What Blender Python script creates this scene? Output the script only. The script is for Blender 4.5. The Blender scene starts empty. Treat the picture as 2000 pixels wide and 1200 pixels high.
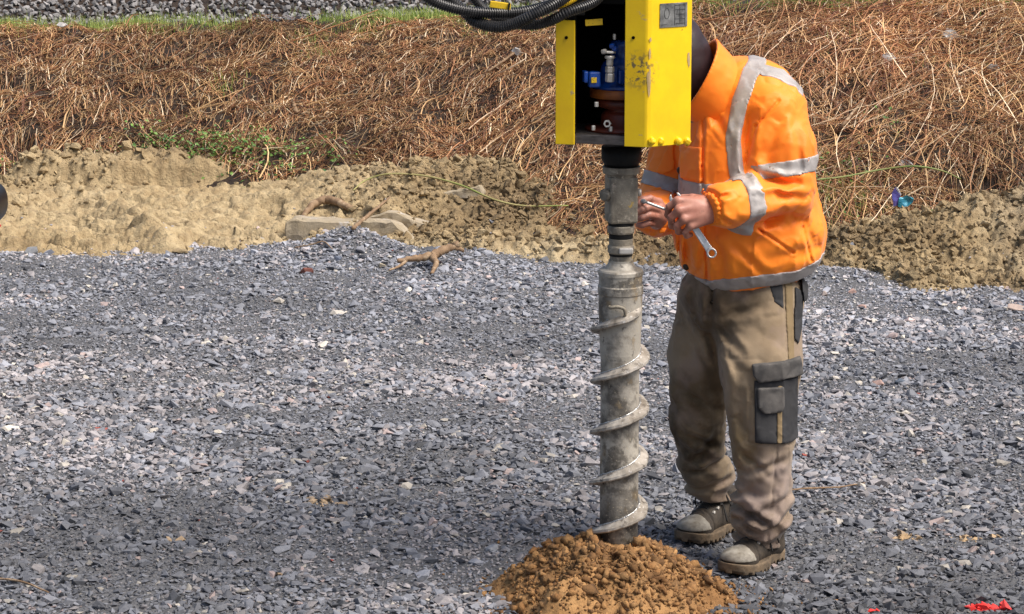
import bpy, bmesh, math, random
import numpy as np
from mathutils import Vector, Matrix

SC = bpy.context.scene
COL = SC.collection
R = math.radians
rng = np.random.default_rng(7)
random.seed(7)

# ------------------------------------------------------------------ camera
CAM_H, PITCH, FPX = 2.2, 11.0, 5555.0
cam_d = bpy.data.cameras.new('camera'); cam = bpy.data.objects.new('camera', cam_d); COL.objects.link(cam)
cam_d.sensor_width = 36.0; cam_d.lens = 36.0 * FPX / 2000.0
cam_d.clip_start = 0.05; cam_d.clip_end = 500
cam.location = (0, 0, CAM_H); cam.rotation_euler = (R(90 - PITCH), 0, 0)
SC.camera = cam

# ------------------------------------------------------------------ light
SUN_EL, SUN_AZ = 56.0, 26.0        # azimuth measured from +X towards -Y (light comes from the right, a little in front)
world = bpy.data.worlds.new('World'); SC.world = world; world.use_nodes = True
wn = world.node_tree.nodes; wl = world.node_tree.links; wn.clear()
wo = wn.new('ShaderNodeOutputWorld'); bg = wn.new('ShaderNodeBackground'); sk = wn.new('ShaderNodeTexSky')
sk.sky_type = 'NISHITA'; sk.sun_disc = False; sk.sun_elevation = R(SUN_EL)
sun_dir = Vector((math.cos(R(SUN_EL)) * math.cos(R(-SUN_AZ)), math.cos(R(SUN_EL)) * math.sin(R(-SUN_AZ)), math.sin(R(SUN_EL))))
sk.sun_rotation = math.atan2(sun_dir.x, sun_dir.y)
sk.air_density = 1.0; sk.dust_density = 4.0; sk.ozone_density = 0.6
wl.new(sk.outputs[0], bg.inputs[0]); bg.inputs[1].default_value = 0.085; wl.new(bg.outputs[0], wo.inputs[0])
sl = bpy.data.lights.new('sun', 'SUN'); sl.energy = 2.9; sl.angle = R(34); sl.color = (1.0, 0.95, 0.88)
so = bpy.data.objects.new('sun', sl); COL.objects.link(so)
so.rotation_euler = (-sun_dir).to_track_quat('-Z', 'Y').to_euler()
SC.view_settings.view_transform = 'Standard'; SC.view_settings.look = 'None'
SC.view_settings.exposure = 0.82; SC.view_settings.gamma = 1.0

# ------------------------------------------------------------------ helpers
_p = R(PITCH); _cp, _sp = math.cos(_p), math.sin(_p)
def W(px, py, Y):
    """world point seen at photo pixel (px,py) at world distance Y"""
    u = (600 - py) / FPX; d = (px - 1000) / FPX
    t = Y / (_cp + u * _sp)
    return np.array([t * d, Y, CAM_H + t * (-_sp + u * _cp)])
def GY(py):     # distance of ground level at pixel row
    return CAM_H / math.tan(_p + math.atan((py - 600) / FPX))

_perm = np.random.default_rng(3).permutation(256)
_pp = np.concatenate([_perm, _perm, _perm]); _val = np.random.default_rng(4).random(256) * 2 - 1
def vnoise(P):
    P = np.asarray(P, float); i = np.floor(P).astype(int); f = P - i; f = f * f * (3 - 2 * f); i &= 255
    X, Y, Z = i[..., 0], i[..., 1], i[..., 2]; out = 0
    for dx in (0, 1):
        wx = f[..., 0] if dx else 1 - f[..., 0]; hx = _pp[(X + dx) & 255]
        for dy in (0, 1):
            wy = f[..., 1] if dy else 1 - f[..., 1]; hy = _pp[(hx + Y + dy) & 255]
            for dz in (0, 1):
                wz = f[..., 2] if dz else 1 - f[..., 2]
                out = out + wx * wy * wz * _val[_pp[(hy + Z + dz) & 255]]
    return out
def fbm(P, o=4, lac=2.03, g=0.5):
    P = np.asarray(P, float); s = 0; a = 1.0; n = 0
    for k in range(o):
        s = s + a * vnoise(P * lac ** k + 17.3 * k); n += a; a *= g
    return s / n
def n2(x, y, fx, fy=None, o=4, z=0.0):
    fy = fx if fy is None else fy
    return fbm(np.stack([x * fx, y * fy, np.full_like(x, z)], -1), o)
def worley(x, y, fx, fy, seed=0):
    """returns F1, F2-F1 and a per-cell random value"""
    u, v = x * fx, y * fy; iu, iv = np.floor(u).astype(int), np.floor(v).astype(int); b1 = np.full(u.shape, 9.0); b2 = b1.copy(); cid = np.zeros(u.shape)
    for dx in (-1, 0, 1):
        for dy in (-1, 0, 1):
            h = _pp[(_pp[(iu + dx + seed) & 255] + iv + dy) & 255]; px = iu + dx + 0.5 + 0.48 * _val[h]; py = iv + dy + 0.5 + 0.48 * _val[(h + 77) & 255]
            d = np.hypot(u - px, v - py); c = _val[(h + 31) & 255]; n_ = d < b1; b2 = np.where(n_, b1, np.minimum(b2, d)); cid = np.where(n_, c, cid); b1 = np.where(n_, d, b1)
    return b1, b2 - b1, cid
def sst(a, b, x):
    t = np.clip((x - a) / (b - a), 0, 1); return t * t * (3 - 2 * t)

def mesh_arr(name, V, F, smooth=False, colors=None):
    """V (n,3); F list of int arrays (m,k)"""
    me = bpy.data.meshes.new(name); V = np.ascontiguousarray(V, np.float32)
    if not isinstance(F, (list, tuple)): F = [F]
    F = [f for f in F if len(f)]
    me.vertices.add(len(V)); me.vertices.foreach_set('co', V.ravel())
    nl = sum(f.size for f in F); npoly = sum(len(f) for f in F)
    me.loops.add(nl); me.loops.foreach_set('vertex_index', np.concatenate([f.ravel() for f in F]).astype(np.int32))
    tot = np.concatenate([np.full(len(f), f.shape[1]) for f in F]); st = np.concatenate([[0], np.cumsum(tot)[:-1]])
    me.polygons.add(npoly); me.polygons.foreach_set('loop_start', st.astype(np.int32))
    me.polygons.foreach_set('loop_total', tot.astype(np.int32))
    me.polygons.foreach_set('use_smooth', np.full(npoly, smooth))
    if colors is not None:
        a = me.color_attributes.new('tint', 'FLOAT_COLOR', 'POINT')
        c = np.ones((len(V), 4), np.float32); c[:, :3] = colors
        a.data.foreach_set('color', c.ravel())
    me.update(calc_edges=True); me.validate()
    return me
def put(name, me, mat=None, parent=None, label=None, cat=None, group=None, kind=None, loc=None):
    o = bpy.data.objects.new(name, me); COL.objects.link(o)
    if mat is not None and me is not None:
        me.materials.clear(); me.materials.append(mat)
    if parent is not None:
        o.parent = parent
    if loc is not None: o.location = loc
    tag(o, label, cat, group, kind)
    return o
def tag(o, label=None, cat=None, group=None, kind=None):
    if label: o['label'] = label
    if cat: o['category'] = cat
    if group: o['group'] = group
    if kind: o['kind'] = kind
def empty(name, loc, label, cat, group=None):
    o = bpy.data.objects.new(name, None); COL.objects.link(o); o.location = Vector(loc); o.empty_display_size = 0.1
    tag(o, label, cat, group); return o
def child(name, me, mat, parent, label=None):
    """mesh given in world coordinates, parented under 'parent' whose chain has only translations"""
    off = Vector((0, 0, 0)); q = parent
    while q is not None:
        off += q.location; q = q.parent
    V = np.empty(len(me.vertices) * 3, np.float32); me.vertices.foreach_get('co', V)
    V = V.reshape(-1, 3) - np.array(off, np.float32); me.vertices.foreach_set('co', V.ravel()); me.update()
    return put(name, me, mat, parent, label)
def recentre(me, c):
    V = np.empty(len(me.vertices) * 3, np.float32); me.vertices.foreach_get('co', V)
    V = V.reshape(-1, 3) - np.array(c, np.float32); me.vertices.foreach_set('co', V.ravel()); me.update()

class Acc:
    """collects pieces (V,F) into one mesh"""
    def __init__(s): s.V = []; s.F = {}; s.n = 0; s.C = []
    def add(s, V, F, C=None):
        V = np.asarray(V, float)
        if not isinstance(F, (list, tuple)) or (len(F) and np.isscalar(F[0])): F = [F]
        for f in F:
            f = np.asarray(f)
            if f.ndim == 1: f = f[None]
            s.F.setdefault(f.shape[1], []).append(f + s.n)
        s.V.append(V); s.n += len(V)
        if C is not None: s.C.append(np.broadcast_to(np.asarray(C, float), (len(V), 3)))
        return s
    def mesh(s, name, smooth=False):
        return mesh_arr(name, np.concatenate(s.V), [np.concatenate(v) for v in s.F.values()], smooth,
                        np.concatenate(s.C) if s.C else None)
def box_vf(c, size, rot=None, bev=0.0):
    bm = bmesh.new(); bmesh.ops.create_cube(bm, size=1.0)
    bmesh.ops.scale(bm, vec=Vector(size), verts=bm.verts)
    if bev > 0: bmesh.ops.bevel(bm, geom=bm.edges[:], offset=bev, segments=2, profile=0.5, affect='EDGES')
    M = (rot.to_4x4() if rot is not None else Matrix.Identity(4)); M.translation = Vector(c)
    bmesh.ops.transform(bm, matrix=M, verts=bm.verts)
    return bm_vf(bm)
def bm_vf(bm):
    bm.verts.index_update(); V = np.array([v.co[:] for v in bm.verts]); d = {}
    for f in bm.faces: d.setdefault(len(f.verts), []).append([v.index for v in f.verts])
    bm.free(); return V, [np.array(v) for v in d.values()]
def prism_vf(poly, z0, z1, bev=0.0):
    bm = bmesh.new(); vs = [bm.verts.new((p[0], p[1], z0)) for p in poly]; f = bm.faces.new(vs)
    r = bmesh.ops.extrude_face_region(bm, geom=[f])
    for e in r['geom']:
        if isinstance(e, bmesh.types.BMVert): e.co.z = z1
    bmesh.ops.recalc_face_normals(bm, faces=bm.faces)
    if bev > 0: bmesh.ops.bevel(bm, geom=bm.edges[:], offset=bev, segments=2, profile=0.5, affect='EDGES')
    return bm_vf(bm)
def lathe_vf(prof, c=(0, 0, 0), seg=40, axis=None, cap=True):
    prof = np.array(prof, float); a = np.linspace(0, 2 * np.pi, seg, endpoint=False); n = len(prof)
    V = np.stack([prof[:, 0][:, None] * np.cos(a), prof[:, 0][:, None] * np.sin(a), np.repeat(prof[:, 1][:, None], seg, 1)], -1).reshape(-1, 3)
    i, j = np.meshgrid(np.arange(n - 1), np.arange(seg), indexing='ij'); j2 = (j + 1) % seg
    F = [np.stack([i * seg + j, i * seg + j2, (i + 1) * seg + j2, (i + 1) * seg + j], -1).reshape(-1, 4)]
    if cap: F += [np.arange(seg)[::-1][None], (np.arange(seg) + (n - 1) * seg)[None]]
    if axis is not None:
        q = Vector((0, 0, 1)).rotation_difference(Vector(axis)); M = np.array(q.to_matrix()); V = V @ M.T
    return V + np.array(c), F
def spline(pts, n):
    """Catmull-Rom resampled"""
    P = np.array(pts, float); P = np.vstack([2 * P[0] - P[1], P, 2 * P[-1] - P[-2]]); m = len(P) - 3
    t = np.linspace(0, m - 1e-6, n); k = t.astype(int); f = (t - k)[:, None]
    a, b, c, d = P[k], P[k + 1], P[k + 2], P[k + 3]
    return 0.5 * (2 * b + (c - a) * f + (2 * a - 5 * b + 4 * c - d) * f ** 2 + (-a + 3 * b - 3 * c + d) * f ** 3)
def tube_vf(C, rad, seg=10, cap=True):
    C = np.asarray(C, float); n = len(C); rad = np.broadcast_to(np.asarray(rad, float), (n,))
    T = np.gradient(C, axis=0); T /= np.linalg.norm(T, axis=1)[:, None] + 1e-12
    N = np.cross(T[0], [0, 0, 1.0]);
    if np.linalg.norm(N) < 1e-3: N = np.cross(T[0], [0, 1.0, 0])
    N /= np.linalg.norm(N); a = np.linspace(0, 2 * np.pi, seg, endpoint=False); V = []
    for i in range(n):
        N = N - T[i] * np.dot(N, T[i]); N /= np.linalg.norm(N); B = np.cross(T[i], N)
        V.append(C[i] + rad[i] * (np.cos(a)[:, None] * N + np.sin(a)[:, None] * B))
    V = np.concatenate(V); i, j = np.meshgrid(np.arange(n - 1), np.arange(seg), indexing='ij'); j2 = (j + 1) % seg
    F = [np.stack([i * seg + j, (i + 1) * seg + j, (i + 1) * seg + j2, i * seg + j2], -1).reshape(-1, 4)]
    if cap: F += [np.arange(seg)[None], (np.arange(seg) + (n - 1) * seg)[::-1][None]]
    return V, F
def batch_tubes(P, rad, sides=3):
    """P (N,K,3) polylines, rad (N,K)"""
    N, K, _ = P.shape; T = np.gradient(P, axis=1); T /= np.linalg.norm(T, axis=2)[..., None] + 1e-9
    S = np.cross(T, np.array([0, 0, 1.0])); S /= np.linalg.norm(S, axis=2)[..., None] + 1e-6
    U = np.cross(S, T); a = np.linspace(0, 2 * np.pi, sides, endpoint=False) + 0.5
    V = P[:, :, None] + rad[..., None, None] * (np.cos(a)[:, None] * S[:, :, None] + np.sin(a)[:, None] * U[:, :, None])
    V = V.reshape(-1, 3); b = (np.arange(N) * K * sides)[:, None, None]
    i, j = np.meshgrid(np.arange(K - 1), np.arange(sides), indexing='ij'); j2 = (j + 1) % sides
    q = np.stack([i * sides + j, (i + 1) * sides + j, (i + 1) * sides + j2, i * sides + j2], -1).reshape(1, -1, 4)
    return V, (q + b).reshape(-1, 4)

# ------------------------------------------------------------------ SDF modelling
def rcone(a, b, ra, rb, k=None):
    a = np.array(a, float); b = np.array(b, float); ab = b - a; L = ab @ ab + 1e-12
    def f(P):
        v = P - a; h = np.clip(v @ ab / L, 0, 1); return np.linalg.norm(v - h[:, None] * ab, axis=1) - (ra + (rb - ra) * h)
    return f
def ecap(a, b, ra, rb, u, su):
    """round cone whose section is widened by su along u"""
    a = np.array(a, float); b = np.array(b, float); ab = b - a; L = ab @ ab + 1e-12; u = np.array(u, float); u /= np.linalg.norm(u)
    def f(P):
        v = P - a; h = np.clip(v @ ab / L, 0, 1); w = v - h[:, None] * ab; c = w @ u
        w = w + (c / su - c)[:, None] * u
        return (np.linalg.norm(w, axis=1) - (ra + (rb - ra) * h)) * min(1, 1.0)
    return f
def ell(c, r, rot=None):
    c = np.array(c, float); r = np.array(r, float); M = np.eye(3) if rot is None else np.array(rot)
    def f(P):
        q = (P - c) @ M; k0 = np.linalg.norm(q / r, axis=1); k1 = np.linalg.norm(q / (r * r), axis=1)
        return k0 * (k0 - 1) / (k1 + 1e-9)
    return f
def rbox(c, hs, rr, rot=None):
    c = np.array(c, float); hs = np.array(hs, float) - rr; M = np.eye(3) if rot is None else np.array(rot)
    def f(P):
        q = np.abs((P - c) @ M) - hs
        return np.linalg.norm(np.maximum(q, 0), axis=1) + np.minimum(q.max(1), 0) - rr
    return f
def smin(a, b, k):
    h = np.clip(0.5 + 0.5 * (b - a) / k, 0, 1); return b + (a - b) * h - k * h * (1 - h)
class Body:
    """smooth union of primitives with optional displacement; culls primitives per block"""
    def __init__(s, prims, k=0.02, post=None, amp=0.01): s.p = prims; s.k = k; s.post = post; s.amp = amp
    def sub(s, P):
        ks = [q[1] if isinstance(q, tuple) else s.k for q in s.p]; fs = [q[0] if isinstance(q, tuple) else q for q in s.p]
        d = None
        for f, k in zip(fs, ks):
            e = f(P); d = e if d is None else smin(d, e, k)
        if s.post: d = s.post(P, d)
        return d
    __call__ = sub
    def local(s, c, Rb):
        cc = np.array(c)[None]; ks = [q[1] if isinstance(q, tuple) else s.k for q in s.p]; fs = [q[0] if isinstance(q, tuple) else q for q in s.p]
        ds = np.array([f(cc)[0] for f in fs]); m = ds.min(); keep = [i for i in range(len(fs)) if ds[i] < m + 3.2 * Rb + ks[i] * 1.5]
        return Body([(fs[i], ks[i]) for i in keep], s.k, s.post, s.amp)
def sdf_mesh(name, f, lo, hi, h, smooth=True, n=16, margin=0.02):
    lo = np.array(lo, float); hi = np.array(hi, float); nb = np.ceil((hi - lo) / (h * n)).astype(int); G = nb * n + 4
    ii = np.stack(np.meshgrid(*[np.arange(m) for m in nb], indexing='ij'), -1).reshape(-1, 3)
    cen = lo + (ii + 0.5) * n * h; Rb = h * n * 0.87
    dc = f(cen); act = ii[np.abs(dc) < Rb * 1.08 + margin]
    loc = np.stack(np.meshgrid(*[np.arange(n + 1)] * 3, indexing='ij'), -1)
    VK, VP, Q = [], [], []
    key = lambda a: (a[..., 0] * G[1] + a[..., 1]) * G[2] + a[..., 2]
    cs = [(0, 0, 0), (1, 0, 0), (0, 1, 0), (1, 1, 0), (0, 0, 1), (1, 0, 1), (0, 1, 1), (1, 1, 1)]
    E = [(0, 1), (2, 3), (4, 5), (6, 7), (0, 2), (1, 3), (4, 6), (5, 7), (0, 4), (1, 5), (2, 6), (3, 7)]
    for b in act:
        base = b * n; pts = lo + (base + loc.reshape(-1, 3)) * h
        g = f.local(lo + (b + 0.5) * n * h, Rb) if isinstance(f, Body) else f
        D = g(pts).reshape(n + 1, n + 1, n + 1); S = D < 0
        if S.all() or not S.any(): continue
        cnt = sum(S[c[0]:n + c[0], c[1]:n + c[1], c[2]:n + c[2]].astype(int) for c in cs)
        A = np.argwhere((cnt > 0) & (cnt < 8))
        if not len(A): continue
        dv = np.stack([D[A[:, 0] + c[0], A[:, 1] + c[1], A[:, 2] + c[2]] for c in cs], 1)
        acc = np.zeros((len(A), 3)); w = np.zeros(len(A))
        for e0, e1 in E:
            d0, d1 = dv[:, e0], dv[:, e1]; cr = (d0 < 0) != (d1 < 0); t = np.where(cr, d0 / np.where(cr, d0 - d1, 1), 0)
            p = np.array(cs[e0]) + t[:, None] * (np.array(cs[e1]) - np.array(cs[e0])); acc += p * cr[:, None]; w += cr
        VK.append(key(A + base + 1)); VP.append(lo + (A + base + acc / w[:, None]) * h)
        for ax in range(3):
            s0 = S[:n, :n, :n]; sl_ = [slice(0, n)] * 3; sl_[ax] = slice(1, n + 1); s1 = S[tuple(sl_)]
            I = np.argwhere(s0 != s1)
            if not len(I): continue
            ins = s0[I[:, 0], I[:, 1], I[:, 2]]; u, v = (ax + 1) % 3, (ax + 2) % 3
            c = np.repeat((I + base + 1)[:, None], 4, 1)
            c[:, 0, u] -= 1; c[:, 0, v] -= 1; c[:, 1, v] -= 1; c[:, 3, u] -= 1
            k = key(c); k[~ins] = k[~ins][:, ::-1]; Q.append(k)
    K = np.concatenate(VK); V = np.concatenate(VP); o = np.argsort(K); K = K[o]; V = V[o]
    Q = np.concatenate(Q); idx = np.searchsorted(K, Q); idx = np.clip(idx, 0, len(K) - 1)
    ok = (K[idx] == Q).all(1); F = idx[ok]; lab = np.arange(len(V))
    for it in range(400):                       # keep only sizeable connected pieces
        m = lab[F].min(1); l2 = lab.copy(); np.minimum.at(l2, F.ravel(), np.repeat(m, 4)); l2 = l2[l2]
        if (l2 == lab).all(): break
        lab = l2
    cnt = np.bincount(lab, minlength=len(V)); F = F[cnt[lab[F[:, 0]]] > max(40, .004 * len(V))]
    return mesh_arr(name, V, F, smooth)
def polysdf(poly, P2):
    """signed distance (negative inside) to a 2-D polygon"""
    poly = np.array(poly, float); d = np.full(len(P2), 1e9); s = np.ones(len(P2)); n = len(poly)
    for i in range(n):
        a = poly[i]; b = poly[i - 1]; e = b - a; w = P2 - a
        t = np.clip(w @ e / (e @ e + 1e-12), 0, 1); q = w - t[:, None] * e; d = np.minimum(d, (q ** 2).sum(1))
        c1 = P2[:, 1] >= a[1]; c2 = P2[:, 1] < b[1]; c3 = e[0] * w[:, 1] > e[1] * w[:, 0]
        fl = (c1 & c2 & c3) | (~c1 & ~c2 & ~c3); s = np.where(fl, -s, s)
    return s * np.sqrt(d)
def segd(a, b, P):
    a = np.array(a); b = np.array(b); ab = b - a; h = np.clip((P - a) @ ab / (ab @ ab + 1e-12), 0, 1)
    return np.linalg.norm(P - a - h[:, None] * ab, axis=1)

# ------------------------------------------------------------------ materials
def mat(name, base, rough=0.7, metal=0.0, spec=0.5, var=None, vscale=8, vdet=6, bump=0.0, bscale=60, bdist=0.002, tint=False,
        spots=None, coat=0.0, sheen=0.0, stretch=None):
    """base: rgb; var: second rgb mixed in by noise; spots: list of (rgb, scale, lo, hi, amount)"""
    m = bpy.data.materials.new(name); m.use_nodes = True; nt = m.node_tree; N = nt.nodes; L = nt.links
    b = N['Principled BSDF']; b.inputs['Roughness'].default_value = rough; b.inputs['Metallic'].default_value = metal
    b.inputs['Specular IOR Level'].default_value = spec; b.inputs['Coat Weight'].default_value = coat; b.inputs['Sheen Weight'].default_value = sheen
    tc = N.new('ShaderNodeTexCoord'); vec = tc.outputs['Object']
    if stretch:
        mp = N.new('ShaderNodeMapping'); mp.inputs['Scale'].default_value = stretch; L.new(vec, mp.inputs[0]); vec = mp.outputs[0]
    def noise(s, det=6, r=0.6):
        n = N.new('ShaderNodeTexNoise'); n.inputs['Scale'].default_value = s; n.inputs['Detail'].default_value = det
        n.inputs['Roughness'].default_value = r; L.new(vec, n.inputs['Vector']); return n.outputs['Fac']
    def mix(fac, a, bb, mode='MIX'):
        x = N.new('ShaderNodeMix'); x.data_type = 'RGBA'; x.blend_type = mode
        if hasattr(fac, 'links') or hasattr(fac, 'node'): L.new(fac, x.inputs[0])
        else: x.inputs[0].default_value = fac
        for v, s in ((a, x.inputs[6]), (bb, x.inputs[7])):
            if isinstance(v, (tuple, list)): s.default_value = (*v, 1)
            else: L.new(v, s)
        return x.outputs[2]
    def ramp(fac, lo, hi):
        r = N.new('ShaderNodeMapRange'); r.inputs[1].default_value = lo; r.inputs[2].default_value = hi; L.new(fac, r.inputs[0]); return r.outputs[0]
    c = tuple(base)
    if tint:
        at = N.new('ShaderNodeAttribute'); at.attribute_name = 'tint'; c = at.outputs['Color']
    if var: c = mix(ramp(noise(vscale, vdet), 0.35, 0.65), c, mix(1.0, c, tuple(var), 'MULTIPLY') if tint else tuple(var))
    for sp in (spots or []):
        rgb, sc_, lo, hi, am = sp[:5]
        f = ramp(noise(sc_, 5), lo, hi); mm = N.new('ShaderNodeMath'); mm.operation = 'MULTIPLY'; mm.inputs[1].default_value = am; mm.use_clamp = True
        if len(sp) > 5:
            vm = N.new('ShaderNodeVectorMath'); vm.operation = 'DISTANCE'; L.new(tc.outputs['Object'], vm.inputs[0]); vm.inputs[1].default_value = sp[5]
            rr = ramp(vm.outputs['Value'], sp[6], sp[6] * .4); m2 = N.new('ShaderNodeMath'); m2.operation = 'MULTIPLY'; L.new(f, m2.inputs[0]); L.new(rr, m2.inputs[1]); f = m2.outputs[0]
        L.new(f, mm.inputs[0]); c = mix(mm.outputs[0], c, tuple(rgb))
    if isinstance(c, tuple): b.inputs['Base Color'].default_value = (*c, 1)
    else: L.new(c, b.inputs['Base Color'])
    if bump > 0:
        bp = N.new('ShaderNodeBump'); bp.inputs['Strength'].default_value = bump; bp.inputs['Distance'].default_value = bdist
        L.new(noise(bscale, 8, 0.65), bp.inputs['Height']); L.new(bp.outputs[0], b.inputs['Normal'])
    return m

M = {}
M['yellow'] = mat('yellow_paint', (0.90, 0.60, 0.002), 0.42, var=(0.80, 0.50, 0.003), vscale=9, bump=0.25, bscale=40, bdist=0.002, coat=0.15,
                  spots=[((0.40, 0.30, 0.20), 16, 0.66, 0.70, 0.8), ((0.09, 0.06, 0.02), 55, 0.69, 0.74, 0.8), ((0.10, 0.08, 0.05), 75, 0.50, 0.56, 0.9, (0.038, -0.145, float(W(1243, 138, 7.13)[2])), .055)])
M['black_steel'] = mat('black_steel', (0.005, 0.005, 0.005), 0.6, 0.0, spec=.2, var=(0.012, 0.011, 0.010), vscale=20, bump=0.2)
M['shade_black'] = mat('shade_black', (0.003, 0.003, 0.003), 0.95, spec=0.05)  # near-black that paints in the shade inside the housing
M['steel_plate'] = mat('steel_plate', (0.07, 0.06, 0.055), 0.45, 0.6, var=(0.16, 0.14, 0.13), vscale=30, bump=0.3, stretch=(1, 1, 4))
M['auger'] = mat('auger_steel', (0.32, 0.29, 0.245), 0.6, 0.1, var=(0.44, 0.40, 0.335), vscale=14, bump=0.6, bscale=90, bdist=0.003,
                 spots=[((0.040, 0.032, 0.025), 10, 0.48, 0.60, 0.8), ((0.33, 0.24, 0.13), 20, 0.58, 0.68, 0.6), ((0.022, 0.018, 0.015), 14, 0.30, 0.52, 0.9, (0, -.05, float(W(1211, 1075, 7.28)[2])), .20), ((0.03, 0.026, 0.022), 30, 0.42, 0.52, 0.75, (0, -.05, float(W(1211, 550, 7.28)[2])), .05), ((0.05, 0.04, 0.03), 26, 0.46, 0.56, 0.7, (0, -.05, float(W(1211, 900, 7.28)[2])), .16), ((0.40, 0.34, 0.25), 130, 0.6, 0.66, 0.7), ((0.035, 0.03, 0.026), 42, 0.62, 0.70, 0.8)])
M['flight'] = mat('flight_steel', (0.42, 0.38, 0.33), 0.5, 0.25, var=(0.20, 0.17, 0.135), vscale=24, bump=0.4, bscale=80,
                  spots=[((0.06, 0.045, 0.033), 45, 0.54, 0.64, 0.8), ((0.60, 0.57, 0.53), 90, 0.6, 0.66, 0.7)])
M['clean_steel'] = mat('clean_steel', (0.52, 0.52, 0.51), 0.32, 0.75, var=(0.38, 0.37, 0.36), vscale=40, bump=0.15)
M['zinc'] = mat('zinc_fitting', (0.60, 0.57, 0.52), 0.4, 0.4, var=(0.42, 0.38, 0.33), vscale=60)
M['dirty_steel'] = mat('dirty_steel', (0.30, 0.262, 0.20), 0.6, 0.1, var=(0.12, 0.10, 0.075), vscale=18, bump=0.7, bscale=70, bdist=0.004,
                       spots=[((0.50, 0.30, 0.02), 24, 0.68, 0.72, 0.8), ((0.38, 0.33, 0.26), 70, 0.58, 0.66, 0.8)])
M['blue'] = mat('blue_paint', (0.004, 0.06, 0.34), 0.35, var=(0.002, 0.025, 0.14), vscale=30, coat=0.3)
M['orange_rust'] = mat('orange_gear_paint', (0.32, 0.09, 0.012), 0.5, var=(0.16, 0.04, 0.01), vscale=25)
M['red_rust'] = mat('red_gearbox_paint', (0.16, 0.025, 0.010), 0.5, var=(0.07, 0.015, 0.008), vscale=25)
M['hose'] = mat('hose_rubber', (0.012, 0.012, 0.013), 0.38, var=(0.035, 0.033, 0.032), vscale=50)
M['tagy'] = mat('yellow_tag', (0.72, 0.46, 0.01), 0.45, spots=[((0.06, 0.05, 0.02), 120, 0.58, 0.64, 0.6)])
M['plate'] = mat('worn_plate', (0.33, 0.33, 0.32), 0.4, 0.5, var=(0.10, 0.10, 0.10), vscale=45, bump=0.3)
M['plate_mark'] = mat('plate_marking', (0.035, 0.035, 0.035), 0.6)
M['orange'] = mat('hi_vis_orange', (1.0, 0.265, 0.005), 0.60, var=(0.97, 0.205, 0.003), vscale=5, bump=0.12, bscale=45, bdist=0.004, sheen=0.15,
                  spots=[((0.42, 0.07, 0.01), 7, 0.64, 0.80, 0.35), ((0.14, 0.05, 0.02), 22, 0.71, 0.76, 0.5)])
M['silver'] = mat('reflective_tape', (0.40, 0.37, 0.355), 0.5, 0.1, var=(0.32, 0.295, 0.285), vscale=30, bump=0.3, bscale=90,
                  spots=[((0.16, 0.12, 0.09), 14, 0.66, 0.74, 0.6)])
M['khaki'] = mat('khaki_cloth', (0.29, 0.218, 0.140), 0.85, var=(0.195, 0.136, 0.078), vscale=5, bump=0.35, bscale=240, bdist=0.001, sheen=0.1,
                 spots=[((0.27, 0.205, 0.175), 4.2, 0.30, 0.50, 0.9, tuple(W(1495, 960, 7.45) - np.array([.62, 7.66, 0])), .20), ((0.075, 0.048, 0.018), 7, 0.35, 0.55, 0.85, tuple(W(1355, 850, 7.72) - np.array([.62, 7.66, 0])), .27), ((0.035, 0.022, 0.010), 12, 0.45, 0.60, 0.85, tuple(W(1350, 880, 7.74) - np.array([.62, 7.66, 0])), .17), ((0.05, 0.032, 0.016), 10, 0.45, 0.62, 0.7, tuple(W(1500, 1040, 7.5) - np.array([.62, 7.66, 0])), .12), ((0.06, 0.038, 0.018), 9, 0.38, 0.55, 0.8, tuple(W(1385, 600, 7.62) - np.array([.62, 7.66, 0])), .16), ((0.16, 0.105, 0.035), 9, 0.35, 0.55, 0.7, tuple(W(1440, 890, 7.48) - np.array([.62, 7.66, 0])), .12), ((0.24, 0.175, 0.15), 4.2, 0.50, 0.62, 0.5), ((0.050, 0.030, 0.013), 6.5, 0.55, 0.70, 0.75), ((0.04, 0.025, 0.015), 26, 0.72, 0.76, 0.6)])
M['worn_cloth'] = mat('worn_charcoal_cloth', (0.045, 0.043, 0.042), 0.85, var=(0.11, 0.10, 0.092), vscale=20, bump=0.35, bscale=200, bdist=0.001)
M['dark_cloth'] = mat('charcoal_cloth', (0.014, 0.014, 0.017), 0.85, var=(0.035, 0.034, 0.035), vscale=14, bump=0.35, bscale=200, bdist=0.001)
M['seam'] = mat('khaki_seam', (0.20, 0.14, 0.07), 0.85)
M['skin'] = mat('skin', (0.46, 0.215, 0.155), 0.5, var=(0.34, 0.13, 0.09), vscale=28, bump=0.25, bscale=150, bdist=0.0012,
                spots=[((0.12, 0.06, 0.04), 40, 0.62, 0.70, 0.5)])
M['hood'] = mat('dark_hood', (0.030, 0.012, 0.014), 0.5, var=(0.012, 0.005, 0.007), vscale=12, bump=0.3, bscale=40, bdist=0.004)
M['boot'] = mat('muddy_boot', (0.022, 0.017, 0.013), 0.8, var=(0.055, 0.040, 0.026), vscale=22, bump=0.5, bscale=120, bdist=0.002,
                spots=[((0.15, 0.105, 0.06), 35, 0.62, 0.70, 0.5)])
M['sole'] = mat('boot_sole', (0.085, 0.062, 0.040), 0.9, var=(0.18, 0.125, 0.075), vscale=30, bump=0.6, bscale=100, bdist=0.003)
M['cap'] = mat('scuffed_toe', (0.30, 0.275, 0.23), 0.6, var=(0.11, 0.09, 0.065), vscale=26, bump=0.4, bscale=90,
               spots=[((0.10, 0.08, 0.05), 18, 0.6, 0.7, 0.8)])
M['lace'] = mat('boot_lace', (0.012, 0.011, 0.010), 0.8)
M['dark_button'] = mat('snap_metal', (0.05, 0.04, 0.03), 0.35, 0.7)
M['eye'] = mat('eye_white', (0.75, 0.72, 0.68), 0.2)
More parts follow.
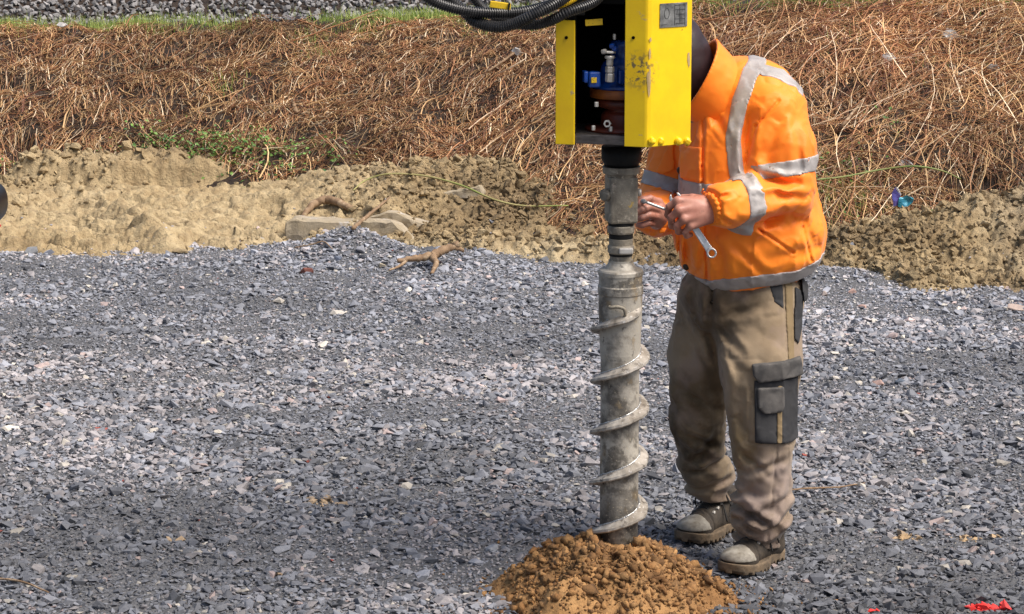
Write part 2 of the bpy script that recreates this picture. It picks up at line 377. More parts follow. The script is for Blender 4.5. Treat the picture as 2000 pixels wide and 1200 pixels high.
M['stone'] = mat('gravel_stone', (0.2, 0.2, 0.2), 0.78, tint=True, var=(0.72, 0.73, 0.76), vscale=55, bump=0.5, bscale=150, bdist=0.002)
M['gravel_bed'] = mat('gravel_bed', (0.075, 0.076, 0.082), 0.95, var=(0.15, 0.148, 0.152), vscale=60, vdet=8, bump=1.0, bscale=110, bdist=0.01)
M['clay'] = mat('clay', (0.36, 0.27, 0.145), 0.92, tint=True, var=(0.68, 0.64, 0.60), vscale=16, vdet=9, bump=1.0, bscale=40, bdist=0.02, spots=[((0.10, 0.068, 0.03), 26, 0.60, 0.70, 0.7), ((0.09, 0.06, 0.03), 6, 0.60, 0.72, 0.45)])
M['spoil'] = mat('spoil_clay', (0.33, 0.165, 0.055), 0.93, tint=True, var=(0.72, 0.68, 0.62), vscale=26, vdet=8, bump=0.9, bscale=90, bdist=0.006)
M['bank_soil'] = mat('bank_soil', (0.018, 0.011, 0.008), 0.95, var=(0.05, 0.03, 0.018), vscale=18, vdet=9, bump=1.0, bscale=30, bdist=0.03)
M['stalk'] = mat('dry_stalk', (0.3, 0.2, 0.1), 0.7, tint=True)
M['grass'] = mat('grass_blade', (0.1, 0.2, 0.03), 0.6, tint=True)
M['wood'] = mat('dead_wood', (0.27, 0.175, 0.10), 0.8, var=(0.16, 0.095, 0.05), vscale=30, bump=0.8, bscale=120, bdist=0.003, stretch=(1, 1, 1),
                spots=[((0.42, 0.31, 0.20), 20, 0.55, 0.65, 0.7)])
M['green_cane'] = mat('green_cane', (0.12, 0.17, 0.035), 0.6, var=(0.24, 0.22, 0.07), vscale=9)
M['pale_cane'] = mat('pale_cane', (0.34, 0.27, 0.12), 0.7, var=(0.22, 0.26, 0.06), vscale=3)
M['concrete'] = mat('muddy_concrete', (0.28, 0.225, 0.145), 0.9, var=(0.37, 0.31, 0.23), vscale=9, bump=0.7, bscale=70, bdist=0.006,
                    spots=[((0.46, 0.43, 0.40), 14, 0.60, 0.68, 0.8), ((0.15, 0.11, 0.06), 8, 0.6, 0.72, 0.6)])
M['foil_v'] = mat('violet_foil', (0.17, 0.13, 0.42), 0.35, 0.2, var=(0.10, 0.10, 0.38), vscale=40)
M['foil_t'] = mat('teal_foil', (0.02, 0.16, 0.26), 0.35, 0.2, var=(0.05, 0.28, 0.34), vscale=60)
M['plastic'] = mat('pale_plastic', (0.50, 0.50, 0.50), 0.4, var=(0.35, 0.33, 0.31), vscale=20)
M['veh_black'] = mat('black_machine_paint', (0.006, 0.006, 0.009), 0.35, spec=.3)
M['reflector'] = mat('red_reflector', (0.55, 0.02, 0.015), 0.2)
M['rubber'] = mat('rubber_track', (0.015, 0.015, 0.015), 0.8, bump=0.4)

# ------------------------------------------------------------------ terrain fields
PXE = np.array([-600, 0, 200, 400, 560, 800, 900, 1000, 1250, 1600, 1720, 1800, 2000, 2600])
PYE = np.array([498, 500, 508, 492, 482, 500, 503, 512, 527, 537, 556, 572, 574, 574])
def px_of(X, Y): return 1000 + FPX * X / (Y * 1.02)
_EX = np.array([(p - 1000) / FPX * GY(q) * 1.02 for p, q in zip(PXE, PYE)]); _EY = np.array([GY(q) for q in PYE])
def edgeY(X, Y=None): return np.interp(X, _EX, _EY)
BX = np.array([-9, -3.2, -2.5, -2.2, -1.3, -0.95, -0.6, -0.15, 0.02, 0.25, 1.4, 1.7, 2.1, 2.6, 9])
BY = np.array([13.7, 13.7, 13.8, 14.0, 13.75, 13.75, 13.7, 13.6, 13.0, 12.75, 12.55, 12.6, 12.75, 12.9, 13.0])
CX = np.array([-9, -2.9, -1.7, -0.4, 1.2, 9]); CYv = np.array([15.25, 15.30, 15.42, 15.35, 15.05, 15.1])
def z_bank(X, Y):
    yb = np.interp(X, BX, BY); yc = np.interp(X, CX, CYv); zb = np.interp(X, BX, [.10, .10, .14, .17, .12, .10, .14, .16, -.02, -.02, -.03, -.02, .05, .10, .1])
    zc = np.interp(X, [-3, -1.5, 0, 1.5], [0.715, 0.735, 0.795, 0.90])
    t = (Y - yb) / (yc - yb); s = np.where(t < 0, 0.5 * t, np.where(t < 1, t + 0.10 * np.sin(np.pi * np.clip(t, 0, 1)), 1.0))
    z = zb + (zc - zb) * s
    z = z + np.maximum(0, Y - yc - 0.55) * 0.33
    z = np.minimum(z, 2.6)
    m = sst(-0.1, 0.2, t) * (1 - sst(0.95, 1.15, t))
    hol = n2(X + 0.6 * Y, Y * 1.9 - X * 0.5, 2.3, 2.3, 4, 3.1)
    z = z + m * (0.10 * hol + 0.05 * n2(X, Y, 8, None, 3, 9.0)) - 0.13 * m * sst(0.16, 0.36, hol * -1)
    return z
def g2(X, Y, cx, cy, sx, sy): return np.exp(-(((X - cx) / sx) ** 2 + ((Y - cy) / sy) ** 2))
def heap(X, Y): return 0.105 * g2(X, Y, -0.735, 12.56, 0.20, 0.16) + 0.035 * g2(X, Y, -0.35, 12.45, 0.35, 0.2) + 0.05 * g2(X, Y, 1.3, 11.9, 0.35, 0.2) + 0.03 * g2(X, Y, -2.2, 12.4, .2, .15)
def z_gravel(X, Y):
    return 0.012 * n2(X, Y, 1.1, None, 3, 1.0) + 0.006 * n2(X, Y, 7, None, 3, 2.0) + heap(X, Y)
def smoothness(X, Y):     # 1 on the compacted scraped strip
    return np.clip(1.35 * g2(X, Y, -1.50, 13.35, 0.72, 0.60) + 1.1 * g2(X, Y, -1.95, 12.75, .45, .30), 0, 1)
def yr_(X, Y): return Y + .1 * X
def z_clay(X, Y):
    e = edgeY(X) + 0.10 * n2(X, Y, 4, None, 3, 5.0) - 0.25 * g2(X, Y, -0.76, 12.6, .4, .4) * 0
    u = Y - e; ins = sst(-0.10, 0.14, u)
    z = -0.06 + ins * (0.072 + (0.085 - 0.070 * sst(0.1, 0.8, X)) * np.clip(u, 0, 1.8))
    z = z + ins * (0.17 * g2(X, Y, -0.33, 13.45, 0.62, 0.42) + 0.05 * g2(X, Y, -0.85, 13.55, 0.3, 0.3)
                   + 0.27 * g2(X, Y, 2.35, 12.45, 0.60, 0.42) + 0.05 * g2(X, Y, 1.62, 12.3, .4, .25)
                   + 0.07 * g2(X, Y, -2.45, 13.1, 0.25, 0.5))
    rid = sst(0.03, -0.03, np.abs(Y - (13.92 + 0.04 * np.sin(X * 4))) - 0.13) * sst(-2.55, -2.35, X) * sst(-1.25, -1.5, X)
    z = z + 0.11 * rid + 0.05 * ins * sst(.02, -.02, yr_(X, Y) - 13.15) * 0
    sm = smoothness(X, Y); k = ins * (1 - 0.80 * sm)
    z = z + k * (0.05 * n2(X, Y, 5, None, 3, 6.0) + 0.045 * np.abs(n2(X, Y, 15, None, 3, 7.0)) + 0.020 * n2(X, Y, 40, None, 3, 8.0))
    # scraped strip: long thin flakes running with the blade
    yr = Y + 0.18 * X
    w1, e1, c1_ = worley(X + .05 * n2(X, Y, 9, None, 2, 1.), yr + .03 * n2(X, Y, 6, None, 2, 5.), 3.6, 9.5, 3); w2, e2_, c2 = worley(X + .02 * n2(X, Y, 20, None, 2, 3.), yr + .02 * n2(X, Y, 12, None, 2, 2.), 9, 24, 9)
    z = z + ins * (0.25 + 0.75 * sm) * (0.020 * c1_ - 0.045 * np.exp(-e1 / .22) * (n2(X, Y, 3, None, 2, 4.) > -.12) + 0.010 * c2 - 0.028 * np.exp(-e2_ / .25) * (n2(X, Y, 5, None, 2, 9.) > -.05))
    w3, e3, c3_ = worley(X, Y, 13, 13, 21); z = z + k * (0.026 * (0.55 - w3) - 0.02 * np.exp(-e3 / .07) + .012 * c3_)
    z = z + ins * sm * (0.010 * np.abs(n2(X, yr, 5, 34, 3, 11.0)) + 0.014 * sst(0.05, 0.16, n2(X, yr, 9, 60, 3, 12.0)) + 0.002 * n2(X, Y, 50, None, 2, 13.0))
    # tyre track: lugs in a shallow rut
    cx = -1.93 + 0.55 * (12.9 - Y) ; tr = np.exp(-((X - cx) / 0.13) ** 2) * sst(12.45, 12.6, Y) * (1 - sst(13.25, 13.5, Y))
    z = z - tr * ins * (0.035 + 0.075 * np.sign(np.sin((Y + 0.3 * np.abs(X - cx)) * 40)) * 0.5)
    z = z + 0.07 * ins * np.exp(-((X - cx - 0.24) / 0.07) ** 2) * sst(12.45, 12.6, Y) * (1 - sst(13.25, 13.5, Y))
    return z
def grid(x0, x1, y0, y1, st, fn, name, mt, smooth=True, col=None, kind='structure', label=None):
    xs = np.arange(x0, x1 + st, st); ys = np.arange(y0, y1 + st, st); X, Y = np.meshgrid(xs, ys, indexing='ij')
    Z = fn(X, Y); nx, ny = X.shape; V = np.stack([X, Y, Z], -1).reshape(-1, 3)
    i, j = np.meshgrid(np.arange(nx - 1), np.arange(ny - 1), indexing='ij')
    F = np.stack([i * ny + j, (i + 1) * ny + j, (i + 1) * ny + j + 1, i * ny + j + 1], -1).reshape(-1, 4)
    C = col(X, Y).reshape(-1, 3) if col else None
    return put(name, mesh_arr(name, V, F, smooth, C), mt, kind=kind)

# big base sheet to the horizon
V, F = box_vf((0, 60, -0.25), (300, 300, 0.3)); put('ground', mesh_arr('ground', V, F), M['gravel_bed'], kind='structure')
grid(-4.2, 4.2, 4.4, 13.6, 0.03, z_gravel, 'gravel_yard', M['gravel_bed'])
def clay_col(X, Y):
    n = n2(X, Y, 1.3, None, 4, 20.0)[..., None]; base = np.array([0.355, 0.262, 0.140]); pale = np.array([0.52, 0.42, 0.26]); dk = np.array([0.22, 0.155, 0.08])
    c = base + (pale - base) * np.clip(n * 1.6, 0, 1) + (dk - base) * np.clip(-n * 1.8, 0, 1)
    sm = smoothness(X, Y)[..., None]; c = c * (1 - 0.5 * sm) + np.array([0.50, 0.38, 0.21]) * 0.5 * sm
    gr = sst(1.9, 2.3, X)[..., None] * 0.5; c = c * (1 - gr) + np.array([0.24, 0.182, 0.118]) * gr
    return c
grid(-3.6, 3.6, 11.3, 14.6, 0.009, z_clay, 'clay_ground', M['clay'], smooth=True, col=clay_col)
grid(-5.0, 5.0, 12.2, 17.2, 0.04, z_bank, 'embankment', M['bank_soil'])
grid(-60, 60, 16.9, 80, 1.0, lambda X, Y: np.minimum(z_bank(X, np.minimum(Y, 40)), 2.6) - 0.02, 'railway_bed', M['gravel_bed'])
# far left and right continuation of the embankment
for sx_ in (-1, 1):
    grid(min(sx_ * 4.9, sx_ * 40), max(sx_ * 4.9, sx_ * 40), 12.2, 17.2, 0.25, lambda X, Y: z_bank(X, Y) - 0.01, 'embankment', M['bank_soil'])

# ------------------------------------------------------------------ stones
def stone_kinds(n, flat, pts=10, seed=1, round_=False):
    rs = np.random.default_rng(seed); out = []
    for k in range(n):
        bm = bmesh.new()
        p = rs.normal(size=(pts, 3)); p /= np.linalg.norm(p, axis=1)[:, None]
        p *= (rs.uniform(0.85, 1.1, (pts, 1)) if round_ else rs.uniform(0.6, 1.25, (pts, 1)))
        p *= np.array([1, rs.uniform(0.55, 0.85), flat * rs.uniform(0.7, 1.3)])
        for q in p: bm.verts.new(q)
        r = bmesh.ops.convex_hull(bm, input=bm.verts[:])
        for g in set(r['geom_interior'] + r['geom_unused']):
            if isinstance(g, bmesh.types.BMVert) and g.is_valid: bm.verts.remove(g)
        bmesh.ops.triangulate(bm, faces=bm.faces[:])
        V, F = bm_vf(bm); V -= V.mean(0); out.append((V, F[0]))
    return out
def rotm(yaw, tx, ty):
    cz, sz = np.cos(yaw), np.sin(yaw); cx, sx = np.cos(tx), np.sin(tx); cy, sy = np.cos(ty), np.sin(ty); o = np.zeros_like(yaw); i = o + 1
    Rz = np.stack([cz, -sz, o, sz, cz, o, o, o, i], -1).reshape(-1, 3, 3); Rx = np.stack([i, o, o, o, cx, -sx, o, sx, cx], -1).reshape(-1, 3, 3)
    Ry = np.stack([cy, o, sy, o, i, o, -sy, o, cy], -1).reshape(-1, 3, 3)
    return Rz @ Rx @ Ry
def scatter(name, kinds, pos, size, tilt, colr, mt, seed=5, **kw):
    rs = np.random.default_rng(seed); N = len(pos); idx = rs.integers(0, len(kinds), N)
    Rm = rotm(rs.uniform(0, 6.283, N), rs.normal(0, 1, N) * tilt, rs.normal(0, 1, N) * tilt)
    VV, FF, CC = [], [], []; off = 0
    for k, (V, F) in enumerate(kinds):
        s = np.where(idx == k)[0]
        if not len(s): continue
        P = np.einsum('nij,vj->nvi', Rm[s], V) * size[s][:, None, None] + pos[s][:, None]
        VV.append(P.reshape(-1, 3)); FF.append((F[None] + (off + np.arange(len(s)) * len(V))[:, None, None]).reshape(-1, 3))
        CC.append(np.repeat(colr[s], len(V), 0)); off += len(s) * len(V)
    return put(name, mesh_arr(name, np.concatenate(VV), np.concatenate(FF), False, np.concatenate(CC)), mt, **kw)

def jit(x0, x1, y0, y1, c, seed):
    rs = np.random.default_rng(seed); X, Y = np.meshgrid(np.arange(x0, x1, c), np.arange(y0, y1, c)); n = X.size
    return X.ravel() + rs.uniform(-.5, .5, n) * c * 1.2, Y.ravel() + rs.uniform(-.5, .5, n) * c * 1.2
X1, Y1 = jit(-3.3, 3.3, 6.0, 13.3, 0.0128, 11)
vis = np.abs(X1) < 0.18 * Y1 * 1.04 + 0.12; vis2 = np.abs(X1) < 0.18 * Y1 * 1.04 + 0.75
keep = vis & (Y1 > 6.85) | (vis2 & (rng.random(len(X1)) < 0.30)); X1, Y1 = X1[keep], Y1[keep]
zc = z_clay(X1, Y1); zg = z_gravel(X1, Y1); ok = (zg > zc - 0.004) | (rng.random(len(X1)) < 0.02 * (Y1 < edgeY(X1) + 0.5)); X1, Y1, zc, zg = X1[ok], Y1[ok], zc[ok], zg[ok]
n = len(X1); patch = n2(X1 + .3 * Y1, Y1, 0.9, 1.5, 5, 31.0); patch2 = n2(X1, Y1, 3.0, 5.0, 3, 33.0)
fine = np.clip(sst(9.6, 11.0, Y1) + 0.6 * sst(0.15, 0.4, -patch2), 0, 1)
size = np.exp(rng.normal(math.log(0.0090), 0.50, n)) * (1 - 0.22 * fine); size = size * (1 - .38 * sst(.08, .3, patch2) + .30 * sst(.1, .35, -patch2)); size = np.clip(size, 0.004, 0.032)
big = rng.random(n) < 0.009 * (1 + 2.5 * sst(0, .3, -patch2)); size[big] = rng.uniform(0.018, 0.034, big.sum())
def stone_cols(n, X, Y, patch):
    g = rng.uniform(0.12, 0.27, n); c = np.stack([g * 0.97, g * 0.995, g * 1.10], -1)
    r = rng.random(n); warm = 0.12 + 0.38 * sst(-0.1, 0.4, patch)
    s = r < warm; gg = rng.uniform(0.19, 0.33, s.sum()); c[s] = np.stack([gg * 1.05, gg * 0.97, gg * 0.97], -1)
    s = (r > 0.975); gg = rng.uniform(0.32, 0.52, s.sum()); c[s] = np.stack([gg, gg * 0.91, gg * 0.78], -1)
    s = (r > 0.94) & (r <= 0.955); gg = rng.uniform(0.30, 0.45, s.sum()); c[s] = np.stack([gg, gg * 0.78, gg * 0.72], -1)
    s = (r > 0.80) & (r <= 0.87); gg = rng.uniform(0.05, 0.10, s.sum()); c[s] = np.stack([gg, gg * 1.03, gg * 1.15], -1)
    s = (r > 0.9398) & (r <= 0.94); c[s] = (0.30, 0.07, 0.05)
    return 0.98 * c * (1.0 + 0.46 * np.clip(patch * 1.7, -1, 1))[:, None]
cols = stone_cols(n, X1, Y1, patch)
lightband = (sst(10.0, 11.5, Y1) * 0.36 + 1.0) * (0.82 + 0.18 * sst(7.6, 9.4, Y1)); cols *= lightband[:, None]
# brown clay smears trodden into the gravel
def smear(c, X, Y, px, py, wx, wy, col_, am):
    yy = GY(py); xx = (px - 1000) / FPX * yy * 1.02; m = g2(X, Y, xx, yy, wx, wy) * am; m = np.where(m * (0.6 + rng.random(len(X)) * 0.8) > 0.35, np.clip(m + .3, 0, .9), 0)[:, None]
    return c * (1 - m) + np.array(col_) * m
for a in ((1785, 1052, .05, .03), (1900, 1056, .05, .03), (1960, 1054, .03, .02), (540, 1130, .02, .05), (630, 985, .12, .1), (330, 1060, .05, .04)):
    cols = smear(cols, X1, Y1, *a[:2], *a[2:], (0.45, 0.30, 0.15), 0.75 if a[0] > 1700 else 0.40)
# red marking spray on the stones
for a in ((1945, 1190, .045, .022), (1722, 1199, .016, .012)):
    cols = smear(cols, X1, Y1, *a[:2], *a[2:], (0.85, 0.03, 0.02), 1.5)
zz = np.maximum(zg, zc) + size * 0.12 + rng.uniform(-0.003, 0.005, n)
KIND = stone_kinds(48, 0.48, 11, 2)
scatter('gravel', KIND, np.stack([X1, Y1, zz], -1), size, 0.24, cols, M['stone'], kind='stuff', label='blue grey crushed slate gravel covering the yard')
print('gravel stones', n)

# ballast on the railway bed behind the crest
X2, Y2 = jit(-4.2, 2.2, 15.6, 18.0, 0.034, 12); yc2 = np.interp(X2, CX, CYv); k2 = (Y2 > yc2 + 0.36 + 0.12 * n2(X2, Y2, 3, None, 2, 2.0)); X2, Y2 = X2[k2], Y2[k2]; n = len(X2)
g = rng.uniform(0.10, 0.34, n); c2 = np.stack([g * 1.03, g * 0.97, g * 0.93], -1)
scatter('ballast', stone_kinds(20, 0.75, 12, 9), np.stack([X2, Y2, z_bank(X2, Y2) + 0.008 + rng.uniform(-.005, .01, n)], -1), rng.uniform(0.013, 0.026, n), 0.8, c2, M['stone'],
        kind='stuff', label='brown grey railway ballast behind the grassy crest')
# clay clods
X3, Y3 = jit(-3.3, 3.4, 11.5, 14.4, 0.015, 13); zc3 = z_clay(X3, Y3); ok = (zc3 > z_gravel(X3, Y3) - 0.02) & (zc3 > z_bank(X3, Y3) - 0.06); X3, Y3, zc3 = X3[ok], Y3[ok], zc3[ok]
sm3 = smoothness(X3, Y3); ok = rng.random(len(X3)) < (1 - sm3) ** 2 * (0.62 + 0.9 * n2(X3, Y3, 4, None, 2, 3.0)); X3, Y3, zc3 = X3[ok], Y3[ok], zc3[ok]; n = len(X3)
sz = np.clip(np.exp(rng.normal(math.log(0.0085), 0.60, n)), 0.003, 0.034); c3 = clay_col(X3, Y3) * rng.uniform(0.75, 1.15, (n, 1))
scatter('clay_clods', stone_kinds(30, 0.75, 20, 21), np.stack([X3, Y3, zc3 + sz * 0.25], -1), sz, 0.9, c3, M['clay'], kind='stuff', label='loose tan clay clods lying on the dug ground')

# ------------------------------------------------------------------ dry stalks on the bank
def stalks(N, x0, x1, y0, y1, Lr, rr, seed, dens=True, lift=(0.0, 0.05), main=0.45, spread=0.6, mask=None, dim=1.0):
    rs = np.random.default_rng(seed); X = rs.uniform(x0, x1, N); Y = rs.uniform(y0, y1, N)
    yb = np.interp(X, BX, BY); yc = np.interp(X, CX, CYv); ok = (Y > yb + 0.02 + 0.12 * n2(X, Y, 5, None, 3, 4.)) & (Y < yc - 0.02 + 0.1 * n2(X, Y, 4, None, 2, 14.))
    if dens:
        hol = n2(X + 0.6 * Y, Y * 1.9 - X * 0.5, 2.3, 2.3, 4, 3.1); ok &= rs.random(N) < 1.05 - 0.90 * sst(0.17, 0.34, -hol)
        cl = n2(X, Y, 10, 20, 2, 44.); ok &= rs.random(N) < 0.70 + 1.9 * cl
    if mask is not None: ok &= mask(X, Y, rs)
    X, Y = X[ok], Y[ok]; N = len(X); K = 6
    th = main + rs.normal(0, spread, N) + 0.9 * n2(X, Y, 1.5, None, 2, 8.) ; L = rs.uniform(*Lr, N) * np.exp(rs.normal(0, .25, N)); cur = rs.normal(0, 0.9, N)
    t = np.linspace(-0.5, 0.5, K)[None]; ang = th[:, None] + cur[:, None] * t
    dx = np.cos(ang) * L[:, None] / (K - 1); dy = np.sin(ang) * L[:, None] / (K - 1) * 1.0
    PX = X[:, None] + np.cumsum(dx, 1) - dx.sum(1)[:, None] / 2; PY = Y[:, None] + np.cumsum(dy, 1) - dy.sum(1)[:, None] / 2
    Z = z_bank(PX, PY); Zm = Z[:, [0]] + (Z[:, [-1]] - Z[:, [0]]) * (t + .5); Z = np.maximum(Z, Zm) * 0.6 + Zm * 0.4
    lf = rs.uniform(*lift, N)[:, None]; tl = rs.normal(0, 0.10, N)[:, None] * L[:, None]
    Z = np.maximum(Z + lf + tl * t + 0.3 * lf * np.cos(t * 3.1) + rs.normal(0, 0.0035, (N, K)), z_bank(PX, PY) - 0.01)
    r = rs.uniform(*rr, N)[:, None] * (1 - 0.45 * (t + .5)); hue = n2(X, Y, 0.7, None, 3, 50.)
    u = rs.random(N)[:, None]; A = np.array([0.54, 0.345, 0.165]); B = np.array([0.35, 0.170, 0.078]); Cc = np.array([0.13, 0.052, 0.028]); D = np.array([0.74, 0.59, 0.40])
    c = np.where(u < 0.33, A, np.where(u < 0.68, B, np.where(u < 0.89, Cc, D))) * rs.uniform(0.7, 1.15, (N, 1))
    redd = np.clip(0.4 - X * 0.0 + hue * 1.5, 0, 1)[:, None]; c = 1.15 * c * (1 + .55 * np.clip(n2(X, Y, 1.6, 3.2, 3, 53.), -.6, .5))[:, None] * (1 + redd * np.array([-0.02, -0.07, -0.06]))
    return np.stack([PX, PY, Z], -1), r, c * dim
def add_stalks(acc, *a, sides=3, **k):
    P, r, c = stalks(*a, **k); V, F = batch_tubes(P, r, sides); acc.add(V, F, np.repeat(c, P.shape[1] * sides, 0)); return len(P)
acc = Acc(); ns = 0
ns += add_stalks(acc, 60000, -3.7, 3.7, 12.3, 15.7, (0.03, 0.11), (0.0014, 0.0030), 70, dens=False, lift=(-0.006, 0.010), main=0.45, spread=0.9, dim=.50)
ns += add_stalks(acc, 140000, -3.7, 3.7, 12.3, 15.7, (0.02, 0.095), (0.0010, 0.0026), 71, lift=(-0.012, 0.028), main=0.45, spread=0.95)
ns += add_stalks(acc, 22000, -3.7, 3.7, 12.3, 15.7, (0.09, 0.24), (0.0012, 0.0023), 72, lift=(-0.01, 0.035), main=0.6, spread=0.7)
ns += add_stalks(acc, 4500, 0.4, 3.7, 12.3, 15.4, (0.2, 0.6), (0.0014, 0.0027), 73, lift=(0.01, 0.09), main=0.4, spread=0.9)
ns += add_stalks(acc, 420, -3.7, 3.7, 12.5, 15.4, (0.12, 0.4), (0.003, 0.0050), 74, lift=(0.02, 0.08), main=0.6, spread=0.7)
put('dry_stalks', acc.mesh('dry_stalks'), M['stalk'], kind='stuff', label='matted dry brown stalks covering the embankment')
print('stalks', ns)

# ------------------------------------------------------------------ grass
def blades(N, X, Y, hr, seed, zf, cols, w=0.0022, lean=0.5):
    rs = np.random.default_rng(seed); N = len(X); a = rs.uniform(0, 6.283, N); h = rs.uniform(*hr, N); t = np.linspace(0, 1, 4)[None]
    l = rs.uniform(0.1, lean, N)[:, None]
    P = np.stack([X[:, None] + np.cos(a)[:, None] * l * h[:, None] * t ** 2, Y[:, None] + np.sin(a)[:, None] * l * h[:, None] * t ** 2,
                  zf(X, Y)[:, None] - 0.01 + h[:, None] * t * (1 - 0.25 * l * t)], -1)
    r = w * (1.02 - t) * np.ones((N, 1)); V, F = batch_tubes(P, r, 3); u = rs.random((N, 1)); c = cols[0] * (1 - u) + cols[1] * u
    return V, F, np.repeat(c, 12, 0)
GC = (np.array([0.13, 0.24, 0.030]), np.array([0.42, 0.44, 0.12]))
acc = Acc(); rs = np.random.default_rng(81)
X = rs.uniform(-4, 3, 26000); yc = np.interp(X, CX, CYv); Y = yc + rs.normal(0.16, 0.15, len(X)); k = rs.random(len(X)) < 0.42 + 1.9 * n2(X, Y, 2.5, None, 3, 60.)
acc.add(*blades(0, X[k], Y[k], (0.03, 0.095), 82, z_bank, GC))
for (px, py, nn, s) in ((620, 110, 60, .05), (605, 85, 60, .05), (710, 70, 60, .05), (745, 60, 80, .05), (440, 165, 50, .05), (960, 75, 60, .06), (1640, 345, 130, .10), (1660, 390, 160, .12), (1640, 440, 120, .1), (1200, 480, 30, .05), (860, 30, 90, .07), (1020, 20, 90, .1), (1700, 90, 60, .2), (1900, 100, 80, .2)):
    yy = 14.0 if py > 300 else 15.0
    for it in range(8):
        w_ = W(px, py, yy); yy += (w_[2] - float(z_bank(np.array([w_[0]]), np.array([yy]))[0])) / 0.55
    acc.add(*blades(0, rs.normal(w_[0], s, nn), rs.normal(yy, s, nn), (0.03, 0.09), 83 + nn, z_bank, GC))
put('grass', acc.mesh('grass'), M['grass'], kind='stuff', label='short green grass along the crest of the bank')
# low green leafy weeds at the foot of the bank
acc = Acc(); X = []; Y = []
for (px, py, nn, sx_, sy_) in ((300, 290, 150, .08, .05), (400, 295, 260, .12, .10), (470, 310, 260, .16, .10), (350, 320, 120, .08, .05), (520, 300, 140, .12, .1), (590, 330, 90, .12, .06), (640, 300, 50, .1, .08), (0, 330, 60, .08, .05), (200, 310, 40, .1, .05),
                              (1640, 360, 70, .08, .08), (1660, 470, 60, .08, .06), (1650, 530, 30, .06, .05), (1720, 250, 30, .05, .04)):
    yy = 14.0
    for it in range(12):
        w_ = W(px, py, yy); yy += (w_[2] - float(z_bank(np.array([w_[0]]), np.array([yy]))[0])) / 0.6
    X.append(rs.normal(w_[0], sx_, nn)); Y.append(rs.normal(yy, sy_, nn))
X = np.concatenate(X); Y = np.concatenate(Y); n = len(X); Z = z_bank(X, Y) + rs.uniform(0.015, 0.07, n); Rm = rotm(rs.uniform(0, 6.28, n), rs.normal(0, .5, n), rs.normal(0, .5, n))
leaf = np.array([[0, 0, 0], [.45, .35, .1], [1, 0, 0], [.45, -.35, .1]]); s = rs.uniform(0.012, 0.028, n)
V = (np.einsum('nij,vj->nvi', Rm, leaf) * s[:, None, None] + np.stack([X, Y, Z], -1)[:, None]).reshape(-1, 3); F = (np.array([[0, 1, 2, 3]]) + (np.arange(n) * 4)[:, None])
u = rs.random((n, 1)); acc.add(V, F, np.repeat(np.array([0.025, 0.09, 0.014]) * (1 - u) + np.array([0.15, 0.26, 0.045]) * u, 4, 0))
put('weeds', acc.mesh('weeds'), M['grass'], kind='stuff', label='low green leafy weeds at the foot of the bank')

# ------------------------------------------------------------------ drilling machine
AY = 7.28; AX = float(W(1211, 700, AY)[0])
def AZ(py): return float(W(1211, py, AY)[2])
def ar(wpx): return wpx / 2.0 / FPX * (AY * 1.02)       # pixel width to radius
drill = empty('earth_drill', (AX, AY, 0), 'yellow headed earth auger standing upright in a clay heap', 'drill')
# auger string
prof = []
def seg(y0, y1, w0, w1=None):
    w1 = w0 if w1 is None else w1; prof.append((ar(w0), AZ(y0))); prof.append((ar(w1), AZ(y1)))
# from the top down, in photo rows; reversed for the lathe
seg(508, 512, 48); seg(516, 524, 52, 62); seg(526, 529, 84, 88); seg(536, 537, 88, 86); seg(541, 556, 85); seg(558, 572, 89); seg(575, 576, 86); seg(600, 690, 85, 79); seg(700, 1200, 76)
tubeV, tubeF = lathe_vf([(r, z) for r, z in prof[::-1]], (AX, AY, 0), 96)
auger = child('auger', mesh_arr('auger', tubeV, tubeF, False), M['auger'], drill)
# flight
def helix(y_start, y_end, pitch_px=100.0):
    z0 = AZ(590); pitch = (AZ(640) - AZ(740)); n = 40; zs = AZ(y_start); ze = AZ(y_end); turns = (z0 - ze) / pitch
    T = np.linspace(-(zs - z0) / pitch, turns, int(turns * 96)); V = []
    ro = ar(117); ri = ar(73)
    for i, t in enumerate(T):
        a = -2 * math.pi * t; z = z0 - pitch * t; k = min(1, (i + 2) / 20.0); w = 1 + 0.016 * math.sin(t * 31) + 0.012 * math.sin(t * 57 + 1) + 0.008 * math.sin(t * 143)
        r1 = ri + (ro * w - ri) * k; c, s = math.cos(a), math.sin(a); th = 0.0046; dr = 0.009
        for (r, dz) in ((ri, th + .007), (r1 - .006, th - dr * .5), (r1 - .0012, th * 0.75 - dr * .6), (r1, -.4 * th - dr * .7), (r1 - .003, -th - dr * .8), (ri, -th - .001)):
            V.append((AX + r * c, AY + r * s, z + dz))
    N = len(T); i, j = np.meshgrid(np.arange(N - 1), np.arange(6), indexing='ij'); j2 = (j + 1) % 6
    F = [np.stack([i * 6 + j, (i + 1) * 6 + j, (i + 1) * 6 + j2, i * 6 + j2], -1).reshape(-1, 4), np.arange(6)[None], (np.arange(6) + (N - 1) * 6)[::-1][None]]
    return mesh_arr('flight', np.array(V), F, False)
fl = child('flight', helix(590, 1150), M['flight'], auger)
T = np.linspace(.06, 5.4, 900); rw = ar(80) + .001 * np.sin(T * 400); zw = AZ(590) - (AZ(640) - AZ(740)) * T + .0095 + .0006 * np.sin(T * 530)
V, F = tube_vf(np.stack([AX + rw * np.cos(-2 * np.pi * T), AY + rw * np.sin(-2 * np.pi * T), zw], -1), .0024 + .0007 * np.sin(T * 470) + .0005 * np.sin(T * 1130), 6); child('weld_seam', mesh_arr('weld_seam', V, F, True), M['clean_steel'], fl)
